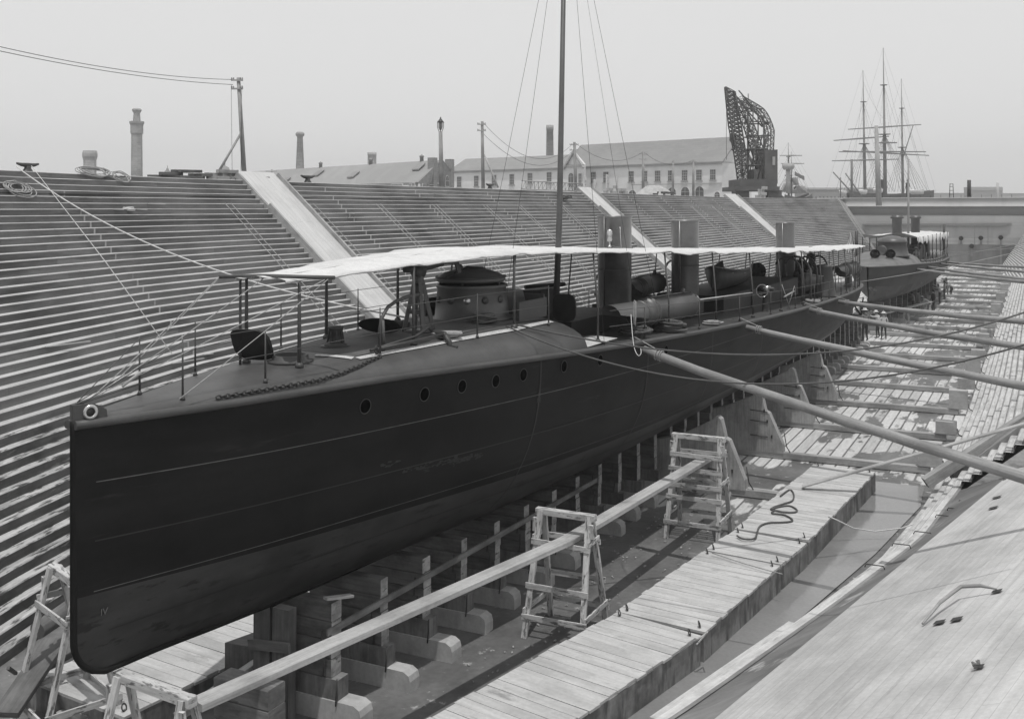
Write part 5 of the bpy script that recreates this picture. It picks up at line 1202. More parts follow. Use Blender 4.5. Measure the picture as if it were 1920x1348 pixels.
q = B2I @ at(1652, 470, Y=79); q2 = B2I @ at(1672, 463, Y=81.5); mb = MB(); mb.tube([q, q2], [.34, .34], 20); mb.tube([q+V((0, 0, -.9)), q+V((0.1, .3, -.1))], .1, 8); t_ = mb.obj('torpedo_tube', DECK2, parent=B2, local=True)
mb = MB(); mb.lathe([(.36, -.03), (.3, -.02), (0, -.02)], q, 20, ax=(q-q2)); mb.obj('tube_mouth', BLACK, parent=t_, local=True)
for (u, v, Y, d) in ((1682, 404, 90, .78), (1716.5, 404.5, 103, .78)):
    q = B2I @ at(u, v, Y=Y); mb = MB(); mb.lathe([(d/2, 4.0), (d/2, q.z-.28), (d/2+.12, q.z-.26), (d/2+.14, q.z-.12), (d/2+.06, q.z-.1), (d/2+.06, q.z), (0, q.z)], (q.x, q.y, 0), 28); mb.obj('funnel', FUNP, parent=B2, local=True)
q = B2I @ at(1703, 460, Y=96); mb = MB(); mb.tube([(q.x, q.y, 3.9), (q.x, q.y+.1, 12.7)], [.11, .07], 8); mb.obj('mast', SPAR, parent=B2, local=True)
q = B2I @ at(1667-29, 455, Y=77); mb = MB(); mb.tube([(q.x*.6+.2, 6, zt-.4), (q.x*.6+.2, 6, zt+1.0)], .03, 6); mb.tube([(q.x*.6-.3, 6, zt+.2), (q.x*.6+.7, 6, zt+.25)], .04, 6); mb.obj('deck_gun', IRON, parent=B2, local=True)
mb = MB(); rows_ = []; 
for i in range(33):
    s = 10.5 + i*.85; rows_.append([V((x/4*2.0, s, 6.32 - .006*i + .12*math.sin(i*1.7+x) - .12*abs(x/4)**2 + (.2 if i < 3 else 0)*(1-i/3))) for x in range(-4, 5)])
mb.grid(rows_); mb.grid([[r[-1] for r in rows_], [r[-1]-V((0, 0, .25+.22*abs(math.sin(i*.9)))) for i, r in enumerate(rows_)]]); mb.obj('awning', CANVAS, parent=B2, local=True)
for i in range(8):
    s = 11 + i*3.6
    for sd in (1, -1): mb = MB(); mb.tube([(2.0*sd, s, smooth(Z2, s)), (2.0*sd, s, 6.25)], .04, 6); mb.obj('awning_stanchion', IRON, parent=B2, local=True)
q = 37.5
for pp_ in ([(1.6, q, 3.9), (1.6, q, 6.9)], [(-2.1, 8.7, zt-.5), (-2.1, 8.7, zt+1.5)]): mb = MB(); mb.tube(pp_, .12, 8); mb.obj('stout_post', IRON, parent=B2, local=True)
for (x, s, w, l, h) in ((0, 13, 1.6, 3.0, .9), (.2, 20, 1.8, 4, .8), (-.2, 27, 1.6, 4, .9), (0, 33, 1.2, 2, 1.1)):
    mb = MB(); mb.prism([V((x-w/2, s, 3.9)), V((x-w/2+.1, s, 3.9+h+.3)), V((x+w/2-.1, s, 3.9+h+.3)), V((x+w/2, s, 3.9))], (0, l, 0)); mb.obj('engine_casing', IRON, parent=B2, local=True)
mb = MB()
for i in range(14):
    s = 12+i*2.0; x = h2p(s, 1).x-.15; mb.tube([(x, s, smooth(Z2, s)), (x, s, smooth(Z2, s)+.8)], .025, 5); mb.lathe([(.16, 0), (.14, .16), (0, .2)], (x-.35, s+.6, smooth(Z2, s)+.05), 8)
mb.tube([(h2p(12+i*2.0, 1).x-.15, 12+i*2.0, smooth(Z2, 12+i*2.0)+.8) for i in range(14)], .015, 5)
mb.obj('guard_rail', DECK2, parent=B2, local=True)
for i in range(12): 
    o = keel_block(76+i*3.2, 38+i, False); o['label'] = 'timber keel block under the farther torpedo boat, the %s from its bow' % ordn(i); o['group'] = 'keel blocks under the farther torpedo boat'
for j, (u0, v0, u1, v1, Y0, d1) in enumerate(((1711, 504, 1960, 530, 82, 56), (1735, 500, 1960, 525, 86, 59), (1757, 494, 1960, 510, 95, 68), (1765, 491, 1960, 501, 103, 76))):
    spar(at(u0, v0, Y=Y0), at(u1, v1, d=d1), .11, .13, 'thin spar shoring the farther torpedo boat, the %s from the camera' % ordn(j), 'spars shoring the farther torpedo boat')
# staging beside the farther boat: low trestles with a plank, working party
a = at(1648, 590, z=1.1); b = at(1712, 582, z=1.1); plank(a, b + V((.5, 8, 0)), .35, .08, 'staging plank on low props beside the farther torpedo boat', WOODL)
for j, k in enumerate((.05, .5, .95)):
    q = a.lerp(b + V((.5, 8, 0)), k); c = thing('prop', 'low prop carrying the far staging plank, the %s from the camera' % ordn(j), 'prop', (q.x, q.y, 0), 0, 'props under the far staging plank')
    mb = MB(); mb.beam((-.2, 0, 0), (-.1, 0, 1.04), .12, .12, up=(0, 1, 0)); mb.beam((.2, 0, 0), (.1, 0, 1.04), .12, .12, up=(0, 1, 0)); mb.beam((-.3, 0, .98), (.3, 0, .98), .12, .1); mb.obj('prop_frame', WHITEW, parent=c, local=True)
def stand(u, v, J, lab, rz=0, cl=(SHIRTD, TROUS), hat=None, z=0.0, grp='working party beside the farther torpedo boat', sc=1.0):
    p = at(u, v, z=z); return skin_person('person', lab, (p.x, p.y, z), rz, dict(J), cl, hat, grp, sc)
stand(1657, 637, STAND, 'person standing with back turned in pale shirt and dark trousers under the fourth spar', .4, (SHIRT, TROUS), CANVAS)
stand(1646, 634, REACH, 'person reaching towards the blocks just behind the stern of the near boat', 1.2, (SHIRT, TROUS), CANVAS)
stand(1713, 589, REACH, 'person in grey shirt reaching up to the scrubbed hull of the farther boat', 1.4, (SHIRTD, TROUS), IRON)
stand(1722, 586, STAND, 'person standing beside the one reaching up at the farther hull', 1.0, (SHIRTD, SHIRTD))
stand(1741, 588, BEND, 'person bending over the staging beside the farther hull', 1.6, (SHIRT, SHIRTD), CANVD)
stand(1750, 584, STAND, 'dark dressed person standing upright at the edge of the working party', 2.2, (TROUS, TROUS), IRON)
stand(1762, 570, REACH, 'person in pale shirt reaching to the hull under the thin spars', 1.5, (SHIRT, TROUS), CANVAS)
stand(1771, 563, STAND, 'person standing farther along the hull in dark clothes', 1.4, (SHIRTD, TROUS), IRON)
stand(1777, 556, REACH, 'person in mixed light clothes near the far end of the working party', 1.5, (SHIRT, SHIRTD), CANVAS)
stand(1784, 556, BEND, 'bending person at the farthest end of the working party', 1.2, (SHIRTD, TROUS), IRON)
stand(1622, 640, STAND, 'person in white cap seen between the stern of the near boat and the farther stem', .8, (SHIRTD, TROUS), CANVAS, z=1.2)
p = W(.15, 45.0, ZGs(45)+.46); skin_person('person', 'dark clothed person in a brimmed hat standing under the awning behind the rear funnel', p, 2.6, dict(STAND), (TROUS, TROUS), IRON)
p = W2(1.4, 15.5, 4.05); skin_person('person', 'person in white cap and pale jacket sitting on the deck of the farther torpedo boat', p, 2.8, dict(SIT), (SHIRT, SHIRTD), CANVAS)
# ------------------------------------------------------------ caisson gate
cs = thing('caisson', 'great pale curved caisson gate closing the far end of the dock', 'caisson', (-12, 171, 0))
def cx_(x): return 171.0 + .0006*(x+6)**2*1.0
xs = [-31 + i*2.5 for i in range(21)]
def wallprof(prof, m, name, dys=0):
    mb = MB(); mb.grid([[V((x, cx_(x)+dy, z)) for x in xs] for dy, z in prof], sm=True); return mb.obj(name, m, parent=cs)
wallprof([(0.5, 0), (.3, 1.5), (.05, 3.0)], CAISSD, 'lower_plating'); g_ = wallprof([(.05, 3.0), (0, 4.4), (0, 7.4)], CAISS, 'plating')
wallprof([(0, 7.4), (-.05, 7.42), (-.05, 8.62)], CAISSB, 'bulwark_shadow')  # shadow under the bulwark lip painted as a darker band
wallprof([(-.05, 8.62), (-.32, 8.66), (-.34, 8.8), (-.2, 8.84), (-.2, 9.9), (-.3, 9.92), (-.3, 10.05), (3.5, 10.05)], CAISS, 'bulwark')
mb = MB(); mb.tube([(x, cx_(x)-.12, 6.35) for x in xs if x > -26], .012, 4); mb.tube([(x, cx_(x)-.1, 4.05) for x in xs if x > -26], .03, 4); mb.tube([(x, cx_(x)-.02, 3.05) for x in xs], .03, 4)
for x in (-19.5, -12.8, -8, -6.2): mb.tube([(x, cx_(x)-.02, 3.05), (x, cx_(x)-.02, 6.3)], .022, 4)
mb.obj('plate_seam', CAISSB, parent=cs)
p0 = at(1668, 421.5, Y=170.6); p1 = at(1897, 420, Y=170.6)
mb = MB(); mb.prism([p0+V((-4, 0, .12)), p0+V((-4, 0, -.12)), p1+V((-1.5, 0, -.32)), p1+V((-.6, 0, -.2)), p1+V((0, 0, .12))], (0, .9, 0)); mb.obj('fender', CAISSB, parent=cs)
for (u, v, dr) in ((1767, 447, 1.2), (1802, 447, .6), (1839, 446.5, .6), (1876.5, 445.5, 4.2), (1822, 461.5, 1.2), (1733, 447, 1)):
    p = at(u, v, Y=170.85); mb = MB(); mb.lathe([(.33, -.02), (.33, .1), (.28, .12), (0, .12)], p, 20, ax=(0, -1, 0)); vo = mb.obj('valve_opening', BLACK, parent=cs)
    mb = MB(); mb.prism([p+V((-.07, .1, -.3)), p+V((.07, .1, -.3)), p+V((.16, .1, -.3-dr)), p+V((-.16, .1, -.3-dr))], (0, -.02, 0)); mb.obj('rust_streak', CAISSB, parent=vo)
# ------------------------------------------------------------ poles, lamp, flagpole on the quay
def tpole(pts, r, label, arms, depth, brace=None, wires=()):
    (u0, v0), (u1, v1) = pts; b = at(u1, v1, d=depth); t_ = at(u0, v0, d=depth); b.z = TOP-.1
    r_ = thing('telegraph_pole', label, 'pole', b, 0, 'telegraph poles on the quay'); mb = MB(); mb.tube([b, t_], [r, r*.72], 12); mb.obj('pole_shaft', SPAR, parent=r_)
    rt = V((cA, sA, 0))
    for k, (dz, w) in enumerate(arms):
        c = t_ + V((0, 0, -dz)); mb = MB(); mb.beam(c - rt*w - V((0, .1, 0)), c + rt*w - V((0, .1, 0)), .07, .08)
        for q in (-.9, -.6, .6, .9): mb.lathe([(.03, 0), (.04, .05), (.025, .1), (0, .11)], c + rt*w*q + V((0, -.1, .04)), 6)
        mb.obj('cross_arm', WOOD, parent=r_)
    if brace:
        a1 = at(brace[0], brace[1], d=depth); a2 = at(brace[2], brace[3], d=depth*.99); mb = MB(); mb.tube([a1, a2], [r*.45, r*.5], 8); mb.obj('brace', WOOD, parent=r_)
    return t_, rt
tp1, rt = tpole(((447, 146), (459, 335)), .125, 'tall near telegraph pole with two cross arms and a diagonal brace, left of the sky', ((.14, .29), (.56, .29)), 52, (453, 248, 402, 336))
tp2, _ = tpole(((904, 228), (906, 355)), .15, 'telegraph pole with two cross arms in front of the white building, braced to the right', ((.25, .34), (.75, .34)), 84, (908, 290, 934, 352))
tp3, _ = tpole(((1077, 267), (1080, 362)), .2, 'telegraph pole just right of the mast, in front of the pediment', ((.3, .5), (.9, .5)), 118)
tp4, _ = tpole(((1206, 285), (1206, 362)), .2, 'telegraph pole before the middle of the long white building', ((.3, .55), (1.0, .5)), 140)
tp5, _ = tpole(((1300, 300), (1300, 370)), .2, 'telegraph pole before the right end of the long white building', ((.3, .6),), 150)
tp6, _ = tpole(((1262, 300), (1262, 365)), .17, 'plain pole without arms between the last two telegraph poles', ((.3, .1),), 150)
tp7, _ = tpole(((510, 318), (510, 345)), .12, 'tiny distant telegraph pole in front of the long slate roof', ((.3, .8), (.9, .8), (1.6, .8)), 150)
def wire(a, b, s, lab, r=.012): rope(sag(a, b, s, 20), r, WIRE, lab, 'wire', 4, 'telegraph_wire')
wire(tp1 + V((0, 0, -.1)) - rt*.27, at(-60, 74, d=36), .3, 'upper of the two wires sagging left from the tall near pole', .013); wire(tp1 + V((0, 0, -.35)) - rt*.27, at(-60, 83, d=36), .24, 'lower of the two wires sagging left from the tall near pole', .013)
wire(tp2, tp3, 2.4, 'upper wire between the braced pole and the pole at the pediment', .02); wire(tp2 - V((0, 0, .9)), tp3 - V((0, 0, .8)), 2.2, 'lower wire between the braced pole and the pole at the pediment', .02)
wire(tp3, tp4, 1.6, 'wire between the pediment pole and the next pole right', .022); wire(tp4, tp5, 1.2, 'wire between the last two armed poles before the building', .022)
mb = MB()
for dx in (-.25, .27): mb.tube([tp1 + rt*dx + V((0, -.15, -.4)), tp1 + rt*dx*.8 + V((0, -.15, -5.5))], .012, 4)
tag(mb.obj('down_lead', WIRE, origin=tp1), 'pair of thin leads running down beside the tall near pole', 'wire')
b = at(828, 350, d=84); b.z = TOP; t_ = at(826, 247, d=84); r_ = thing('street_lamp', 'tall wooden lamp post with glass lantern between the two buildings', 'lamp post', b); mb = MB(); mb.tube([b, t_], [.2, .15], 12); mb.obj('post', SPAR, parent=r_)
mb = MB()
for q in range(4):
    a = q*math.pi/2+.5; mb.tube([t_ + V((.12*math.cos(a), .12*math.sin(a), 0)), t_ + V((.24*math.cos(a), .24*math.sin(a), .3)), t_ + V((.24*math.cos(a), .24*math.sin(a), .75)), t_ + V((.05*math.cos(a), .05*math.sin(a), 1.0))], .025, 5)
mb.lathe([(.3, .72), (.2, .85), (.06, 1.0), (.05, 1.1), (0, 1.2)], t_, 12); lf = mb.obj('lantern_frame', IRON, parent=r_)
mb = MB(); mb.lathe([(.06, .1), (.17, .3), (.17, .68), (.05, .7)], t_, 10); mb.obj('lamp_glass', FRAME, parent=r_)
b = at(1648, 380, d=150); b.z = TOP-1; t_ = at(1643, 236, d=150); mb = MB(); mb.tube([b, t_], [.42, .26], 14); fp_ = mb.obj('white_post', CHIML, origin=b); tag(fp_, 'stout pale mast post standing before the sailing ship', 'post')
# ------------------------------------------------------------ buildings
def bwindow(wall, A, B, u, v0, v1, wpx, arched=False, mat=None, off=.06):
    """window on the facade through plan points A, B"""
    t = (u-960)/F; dx, dy = t*cA - sA, t*sA + cA; ax, ay = B.x-A.x, B.y-A.y
    det = dx*(-ay) + dy*ax; d = (A.x*(-ay) + A.y*ax)/det
    c = V((dx*d, dy*d, 0)); z1 = HC + (HZ-v0)*d/F; z0 = max(TOP, HC + (HZ-v1)*d/F); e = V((ax, ay, 0)).normalized(); n = V((e.y, -e.x, 0)); n = n if n.dot(c) < 0 else -n
    w = wpx*d/F/abs(e.dot(V((cA, sA, 0))))
    def shape(w, z0, z1):
        pts = [(-w/2, z0), (w/2, z0)]
        if arched: pts += [(w/2*math.cos(a*math.pi/8), z1 - w/2 + w/2*math.sin(a*math.pi/8)) for a in range(0, 9)]
        else: pts += [(w/2, z1), (-w/2, z1)]
        return [c + e*x + V((0, 0, z)) for x, z in pts]
    mb = MB(); mb.prism([p + n*.002 for p in shape(w*1.16, z0-.05, z1+.09)], n*off); wf = mb.obj('window' if not arched else 'arched_door', WBLD if mat is None else mat, parent=wall)
    mb = MB(); mb.prism([p + n*(off+.001) for p in shape(w, z0+.04, z1)], n*.02); mb.obj('pane', GLASS, parent=wf)
    mb = MB(); o = n*(off+.035)
    if not arched:
        for f_ in (-.5, -.17, .17, .5): mb.beam(c+e*w*f_+o+V((0, 0, z0)), c+e*w*f_+o+V((0, 0, z1)), .07, .05)
        for f_ in (0, .25, .5, .75, 1): mb.beam(c-e*w/2+o+V((0, 0, z0+(z1-z0)*f_)), c+e*w/2+o+V((0, 0, z0+(z1-z0)*f_)), .05, .07 if f_ != .5 else .12)
        mb.beam(c-e*w*.65+n*.12+V((0, 0, z0-.08)), c+e*w*.65+n*.12+V((0, 0, z0-.08)), .25, .14)
    else:
        mb.beam(c+o+V((0, 0, z0)), c+o+V((0, 0, z1-.1)), .1, .05); mb.beam(c-e*w/2+o+V((0, 0, z1-w/2)), c+e*w/2+o+V((0, 0, z1-w/2)), .05, .1)
    mb.obj('sash', FRAME, parent=wf)
A = at(1354, 304, d=178); B = at(1062, 314, d=202); Cc = at(845, 322, d=222); zE = 16.35
wb = thing('white_building', 'long whitewashed two-storey building with slate roofs and a small pediment', 'building', (A.x, A.y, TOP))
e = (B-A); e.z = 0; e.normalize(); nn = V((-e.y, e.x, 0)); nn = nn if nn.dot(A) > 0 else -nn
def bx(P, Q, z0, z1, dep, mat, name, par, nv):
    mb = MB(); P = V((P.x, P.y, z0)); Q = V((Q.x, Q.y, z0)); mb.prism([P, Q, Q+nv*dep, P+nv*dep], (0, 0, z1-z0)); return mb.obj(name, mat, parent=par)
D1 = 9.5
wl1 = bx(A, B, TOP, zE, D1, WBLD, 'wall', wb, nn); e2 = (Cc-B); e2.z = 0; e2.normalize(); wl2 = bx(B, Cc, TOP, zE-.1, D1, WBLD, 'wall', wb, nn)
def gable(P, Q, z0, z1, dep, mat, par, nv, ov=.4, name='roof', wallm=WBLD, hip=0.0):
    P = V((P.x, P.y, z0)); Q = V((Q.x, Q.y, z0)); ed = (Q-P).normalized(); a = P-ed*ov-nv*ov; b = Q+ed*ov-nv*ov; c = Q+ed*ov+nv*(dep+ov); d = P-ed*ov+nv*(dep+ov); r1 = P-ed*ov+nv*dep/2+V((0, 0, z1-z0))+ed*hip; r2 = Q+ed*ov+nv*dep/2+V((0, 0, z1-z0))
    mb = MB(); th = V((0, 0, -.25))
    for (p, q, r, s) in ((a, b, r2, r1), (d, c, r2, r1)): mb.quad(p, q, r, s); mb.quad(p+th, q+th, q, p)
    mb.quad(a+th, a, r1, r1+th); mb.quad(d+th, d, r1, r1+th); mb.quad(b+th, b, r2, r2+th); mb.quad(c+th, c, r2, r2+th); ro = mb.obj(name, mat, parent=par)
    if 1:
        for (p, q, r) in ((P, P+nv*dep, P+nv*dep/2+V((0, 0, z1-z0-.15))), (Q, Q+nv*dep, Q+nv*dep/2+V((0, 0, z1-z0-.15)))): mb = MB(); mb.prism([p-V((0, 0, .2)), q-V((0, 0, .2)), r], ed*.1); mb.obj('gable', wallm, parent=par)
    return ro
gable(A, B, zE, 20.8, D1, SHED, wb, nn); gable(B, Cc, zE-.1, 19.0, D1, SHED, wb, nn)
bel = MB(); bel.beam(V((A.x, A.y, 13.0-.35))-nn*.12, V((at(1185, 345, d=190).x, at(1185, 345, d=190).y, 13.0-.35))-nn*.12, .15, .16); bel.beam(V((A.x, A.y, zE-.2))-nn*.2, V((B.x, B.y, zE-.2))-nn*.2, .3, .35); bel.beam(V((B.x, B.y, zE-.3))-nn*.2, V((Cc.x, Cc.y, zE-.3))-nn*.2, .3, .35); bel.obj('cornice', CHIML, parent=wb)
for u in (1337, 1311, 1284, 1258, 1233.5, 1209, 1184, 1136.5, 1113): bwindow(wl1, A, B, u, 318.5+(1337-u)*.021, 337.5+(1337-u)*.026, 8.5)
for u in (861.5, 893.5, 926.8, 960, 994, 1030): bwindow(wl2, B, Cc, u, 332-(u-861)*.05, 351-(u-861)*.045, 8)
for u, hh in ((1186, 357), (1260, 352), (1285, 351), (1312, 350), (1345, 360)): bwindow(wl1, A, B, u, hh, 382, 13 if u < 1340 else 8, True)
# end wall openings
A2 = A + nn*D1
for u in (1362, 1374): pass
# pediment
P0 = at(1060, 318, d=197); P1 = at(1095, 318, d=194); mb = MB(); P0.z = P1.z = TOP
mb.prism([P0, P1, V((P1.x, P1.y, zE+.2)), V(((P0.x+P1.x)/2, (P0.y+P1.y)/2, 18.7)), V((P0.x, P0.y, zE+.2))], nn*.5); pw = mb.obj('pediment_wall', WBLD, parent=wb)
mb = MB(); ap = V(((P0.x+P1.x)/2, (P0.y+P1.y)/2, 18.95))
for q in (P0, P1): mb.beam(V((q.x, q.y, zE+.1))-nn*.3 + (q-ap)*.06, ap-nn*.3, .5, .3)
mb.beam(V((P0.x, P0.y, zE))-nn*.25, V((P1.x, P1.y, zE))-nn*.25, .4, .35); mb.obj('pediment_cornice', CHIML, parent=pw)
bwindow(pw, P0-nn*.05, P1-nn*.05, 1071, 325, 352, 9, True); bwindow(pw, P0-nn*.05, P1-nn*.05, 1088, 326, 348, 5)
# tall chimney behind
def chimney(u0, u1, v0, d, label, prof, mat=CHIM, sq=False, z0=TOP):
    c = at((u0+u1)/2, 340, d=d); r = (u1-u0)/2*d/F; zt = HC + (HZ-v0)*d/F; t_ = thing('chimney', label, 'chimney', (c.x, c.y, z0)); mb = MB()
    pr = [(r*a, z0 + (zt-z0)*b - (TOP if False else 0)) for a, b in prof]; mb.lathe(pr, (c.x, c.y, 0), 8 if sq else 20, sm=not sq); mb.obj('stack', mat, parent=t_)
    mb = MB(); mb.lathe([(r*prof[-1][0]*.7, zt+.01), (0, zt+.02)], (c.x, c.y, 0), 12); mb.obj('flue', BLACK, parent=t_)
chimney(1024, 1038, 235, 215, 'round brick chimney rising behind the white building roof', [(1.2, 0), (1.05, .45), (.93, .93), (1.0, .93), (1.0, 1)])
chimney(245, 268, 204, 190, 'tall ornate octagonal chimney with a stepped crown, at left', [(1.35, 0), (1.3, .14), (.92, .17), (.86, .72), (1.0, .73), (1.0, .82), (1.15, .84), (1.15, .86), (.6, .86), (.5, .95), (.62, .96), (.78, .985), (.6, 1)], CHIM, True)
chimney(155, 182, 283, 150, 'short thick pale chimney at the far left', [(1.0, 0), (.85, .3), (.85, .8), (1.0, .88), (1.0, .94), (.9, 1)], CHIML, True)
chimney(554, 571, 248, 215, 'slim tapering chimney behind the long slate roof', [(1.0, 0), (.95, .4), (.62, .93), (.95, .95), (.95, .98), (.7, 1)])
chimney(689, 706, 286, 190, 'short round pale chimney above the long slate roof', [(1.0, 0), (.95, .8), (.95, .93), (1.0, .94), (1.0, 1)], CHIML)
# long low slate roofed shop
E1 = at(784, 342, d=126); R1 = at(829, 300, d=133); E2 = at(846, 322, d=138); R2 = at(462, 322.5, d=178); E3 = at(500, 349, d=150)
sh = thing('long_shop', 'long low workshop with a huge pale slate roof and brown brick gable end', 'building', (E1.x, E1.y, TOP))
mb = MB(); dv = (R2-R1); dv.z = 0; E3 = E1 + dv*.9 + V((0, 0, (R2.z-R1.z)*.6)); mb.quad(E1, R1, R2, E3); mb.quad(R1, E2, E2+dv, R2); mb.quad(E1-V((0, 0, .3)), E1, E3, E3-V((0, 0, .3))); ro = mb.obj('roof', SHEDL, parent=sh)
mb = MB(); sl = (E1-R1); up_ = (R2-R1).normalized()
for k, q in ((.03, .12), (.2, .5), (.42, .75), (.33, .2)):
    c = R1 + (R2-R1)*(k*1.5) + sl*(.15+.6*q) + V((0, 0, .12)); a_ = up_*1.6; b_ = sl.normalized()*2.2; mb.prism([c, c+a_, c+a_+b_, c+b_], (0, 0, .18))
mb.obj('skylight', SHED, parent=ro)
for k in (.08, .3, .55): 
    c = R1 + (R2-R1)*k; mb = MB(); mb.lathe([(.25, -.2), (.25, .5), (.35, .6), (0, .9)], c, 10); mb.obj('roof_ventilator', SHED, parent=ro)
g0 = V((E1.x, E1.y, TOP)); g1 = V((E2.x, E2.y, TOP)); gn_ = dv.normalized()
mb = MB(); mb.prism([g0, g1, E2+V((0, 0, .2)), R1+V((0, 0, .1)), E1], gn_*.5); gw = mb.obj('wall', BRKB, parent=sh)
bwindow(gw, g0-gn_*.05, g1-gn_*.05, 806, 331, 346, 4); bwindow(gw, g0-gn_*.05, g1-gn_*.05, 838, 330, 350, 5, True); bwindow(gw, g0-gn_*.05, g1-gn_*.05, 797, 346, 356, 8); bwindow(gw, g0-gn_*.05, g1-gn_*.05, 822, 345, 358, 10)
mb = MB(); q1 = V((E1.x, E1.y, TOP)); q2 = V((E3.x, E3.y, TOP)); mb.prism([q1, q2, V((E3.x, E3.y, E3.z-.2)), E1-V((0, 0, .2))], gn_.cross(V((0, 0, 1)))*.3); fw = mb.obj('wall', WBLD, parent=sh)
bwindow(fw, q1, q2, 770, 345, 355, 4); bwindow(fw, q1, q2, 776, 344, 355, 4); bwindow(fw, q1, q2, 745, 346, 352, 22)
for (u, v0, d) in ((811, 296, 131), (843, 299, 139)):
    p = at(u, v0, d=d); mb = MB(); mb.prism([V((p.x-.45, p.y-.45, TOP)), V((p.x+.45, p.y-.45, TOP)), V((p.x+.45, p.y+.45, TOP)), V((p.x-.45, p.y+.45, TOP))], (0, 0, p.z-TOP)); mb.obj('chimney', BRKB, parent=sh)
# domed and pavilion roofs beyond the left wall
for (u, v0, d, label, dome) in ((421, 303, 170, 'small domed cupola with finial beyond the quay, left of the near pole', True), (314, 310, 190, 'small pyramid roofed cupola with a finial beyond the timber heap', False)):
    c = at(u, 335, d=d); z1 = HC+(HZ-v0)*d/F; t_ = thing('cupola', label, 'cupola', (c.x, c.y, TOP)); r = (17 if dome else 15)*d/F/1.3; mb = MB(); zb = TOP
    if dome: mb.lathe([(r, zb), (r, z1-2.6), (r*1.15, z1-2.5), (r*.95, z1-2.2), (r*.85, z1-1.5), (r*.55, z1-.95), (.12, z1-.7), (.1, z1-.5), (.16, z1-.35), (.02, z1)], (c.x, c.y, 0), 16)
    else: mb.lathe([(r*.6, zb), (r*.6, z1-2.0), (r, z1-1.95), (r*.95, z1-1.7), (.25, z1-.85), (.25, z1-.7), (.12, z1-.6), (.02, z1)], (c.x, c.y, 0), 12)
    mb.obj('cupola_roof', SHED, parent=t_)
# right-hand distant waterfront
def farblock(u0, u1, v0, d, label, name='warehouse', m=SHED, roofh=0.0):
    a = at(u0, 380, d=d); b = at(u1, 380, d=d); z1 = HC+(HZ-v0)*d/F; t_ = thing(name, label, 'building', (a.x, a.y, 8)); a.z = b.z = 8.0; n_ = V((-sA, cA, 0)); mb = MB(); mb.prism([a, b, b+n_*12, a+n_*12], (0, 0, z1-8)); w_ = mb.obj('wall', m, parent=t_)
    mb = MB(); c = V((0, 0, z1-8)); mb.prism([a+c-n_*.3, b+c-n_*.3, (b+c+n_*0)+V((0, 0, roofh+.2)), (a+c)+V((0, 0, roofh+.2))], n_*12.6); mb.obj('roof', SHEDL, parent=t_)
    mb = MB(); k = int((u1-u0)/7)
    for i in range(k):
        p = a.lerp(b, (i+.5)/k) + V((0, 0, (z1-8)*.55)) - n_*.05; mb.prism([p+V((-.5*d/600, 0, -.6)), p+V((.5*d/600, 0, -.6)), p+V((.5*d/600, 0, .8)), p+V((-.5*d/600, 0, .8))], n_*-.05)
    mb.obj('window_row', GLASS, parent=t_)
farblock(1505, 1660, 356, 420, 'long low warehouse on the far shore between the crane and the sailing ship', roofh=.6); farblock(1822, 1880, 357, 700, 'small distant building with a stack, at the far right shore', roofh=2.0); farblock(1880, 1990, 363, 900, 'very distant low waterfront sheds at the right edge'); farblock(1745, 1822, 362.5, 900, 'faint distant shore buildings right of the sailing ship')
chimney(1868, 1873, 343, 700, 'faint thin distant stack at the far right shore', [(1, 0), (.9, 1)], CHIML, z0=8)
b = at(1817, 370, d=185); t_ = at(1816, 338, d=185); mb = MB(); mb.lathe([(.33, 0), (.31, t_.z-b.z), (.2, t_.z-b.z)], b, 16); tag(mb.obj('ventilator_pipe', BLACK, origin=b), 'plain dark upright pipe standing on the caisson at right', 'pipe')
b = at(1784, 371, d=190); mb = MB(); 
for dx in (-.35, .35):
    for dy in (-.35, .35): mb.tube([b+V((dx, dy, 0)), b+V((dx*.7, dy*.7, 2.5))], .05, 5)
for z in (.6, 1.3, 2.0, 2.5): mb.tube([b+V((-.3, -.3, z)), b+V((.3, -.3, z)), b+V((.3, .3, z)), b+V((-.3, .3, z))], .04, 4, closed=True)
tag(mb.obj('light_frame', IRON, origin=b), 'small open lattice light frame on the caisson', 'frame')
mb = MB()
for i in range(14):
    u = 1650+i*19; p = at(u, 371, Y=172.2); mb.tube([V((p.x, p.y, 10.0)), V((p.x, p.y, 10.5))], .03, 4)
mb.obj('railing_post', IRON, parent=cs)
p = at(1702, 372, Y=172); skin_person('person', 'dark figure standing on the caisson in front of the white lifeboat', (p.x, p.y, 10.05), 1.0, dict(STAND), (TROUS, TROUS), None, None, 1.6)
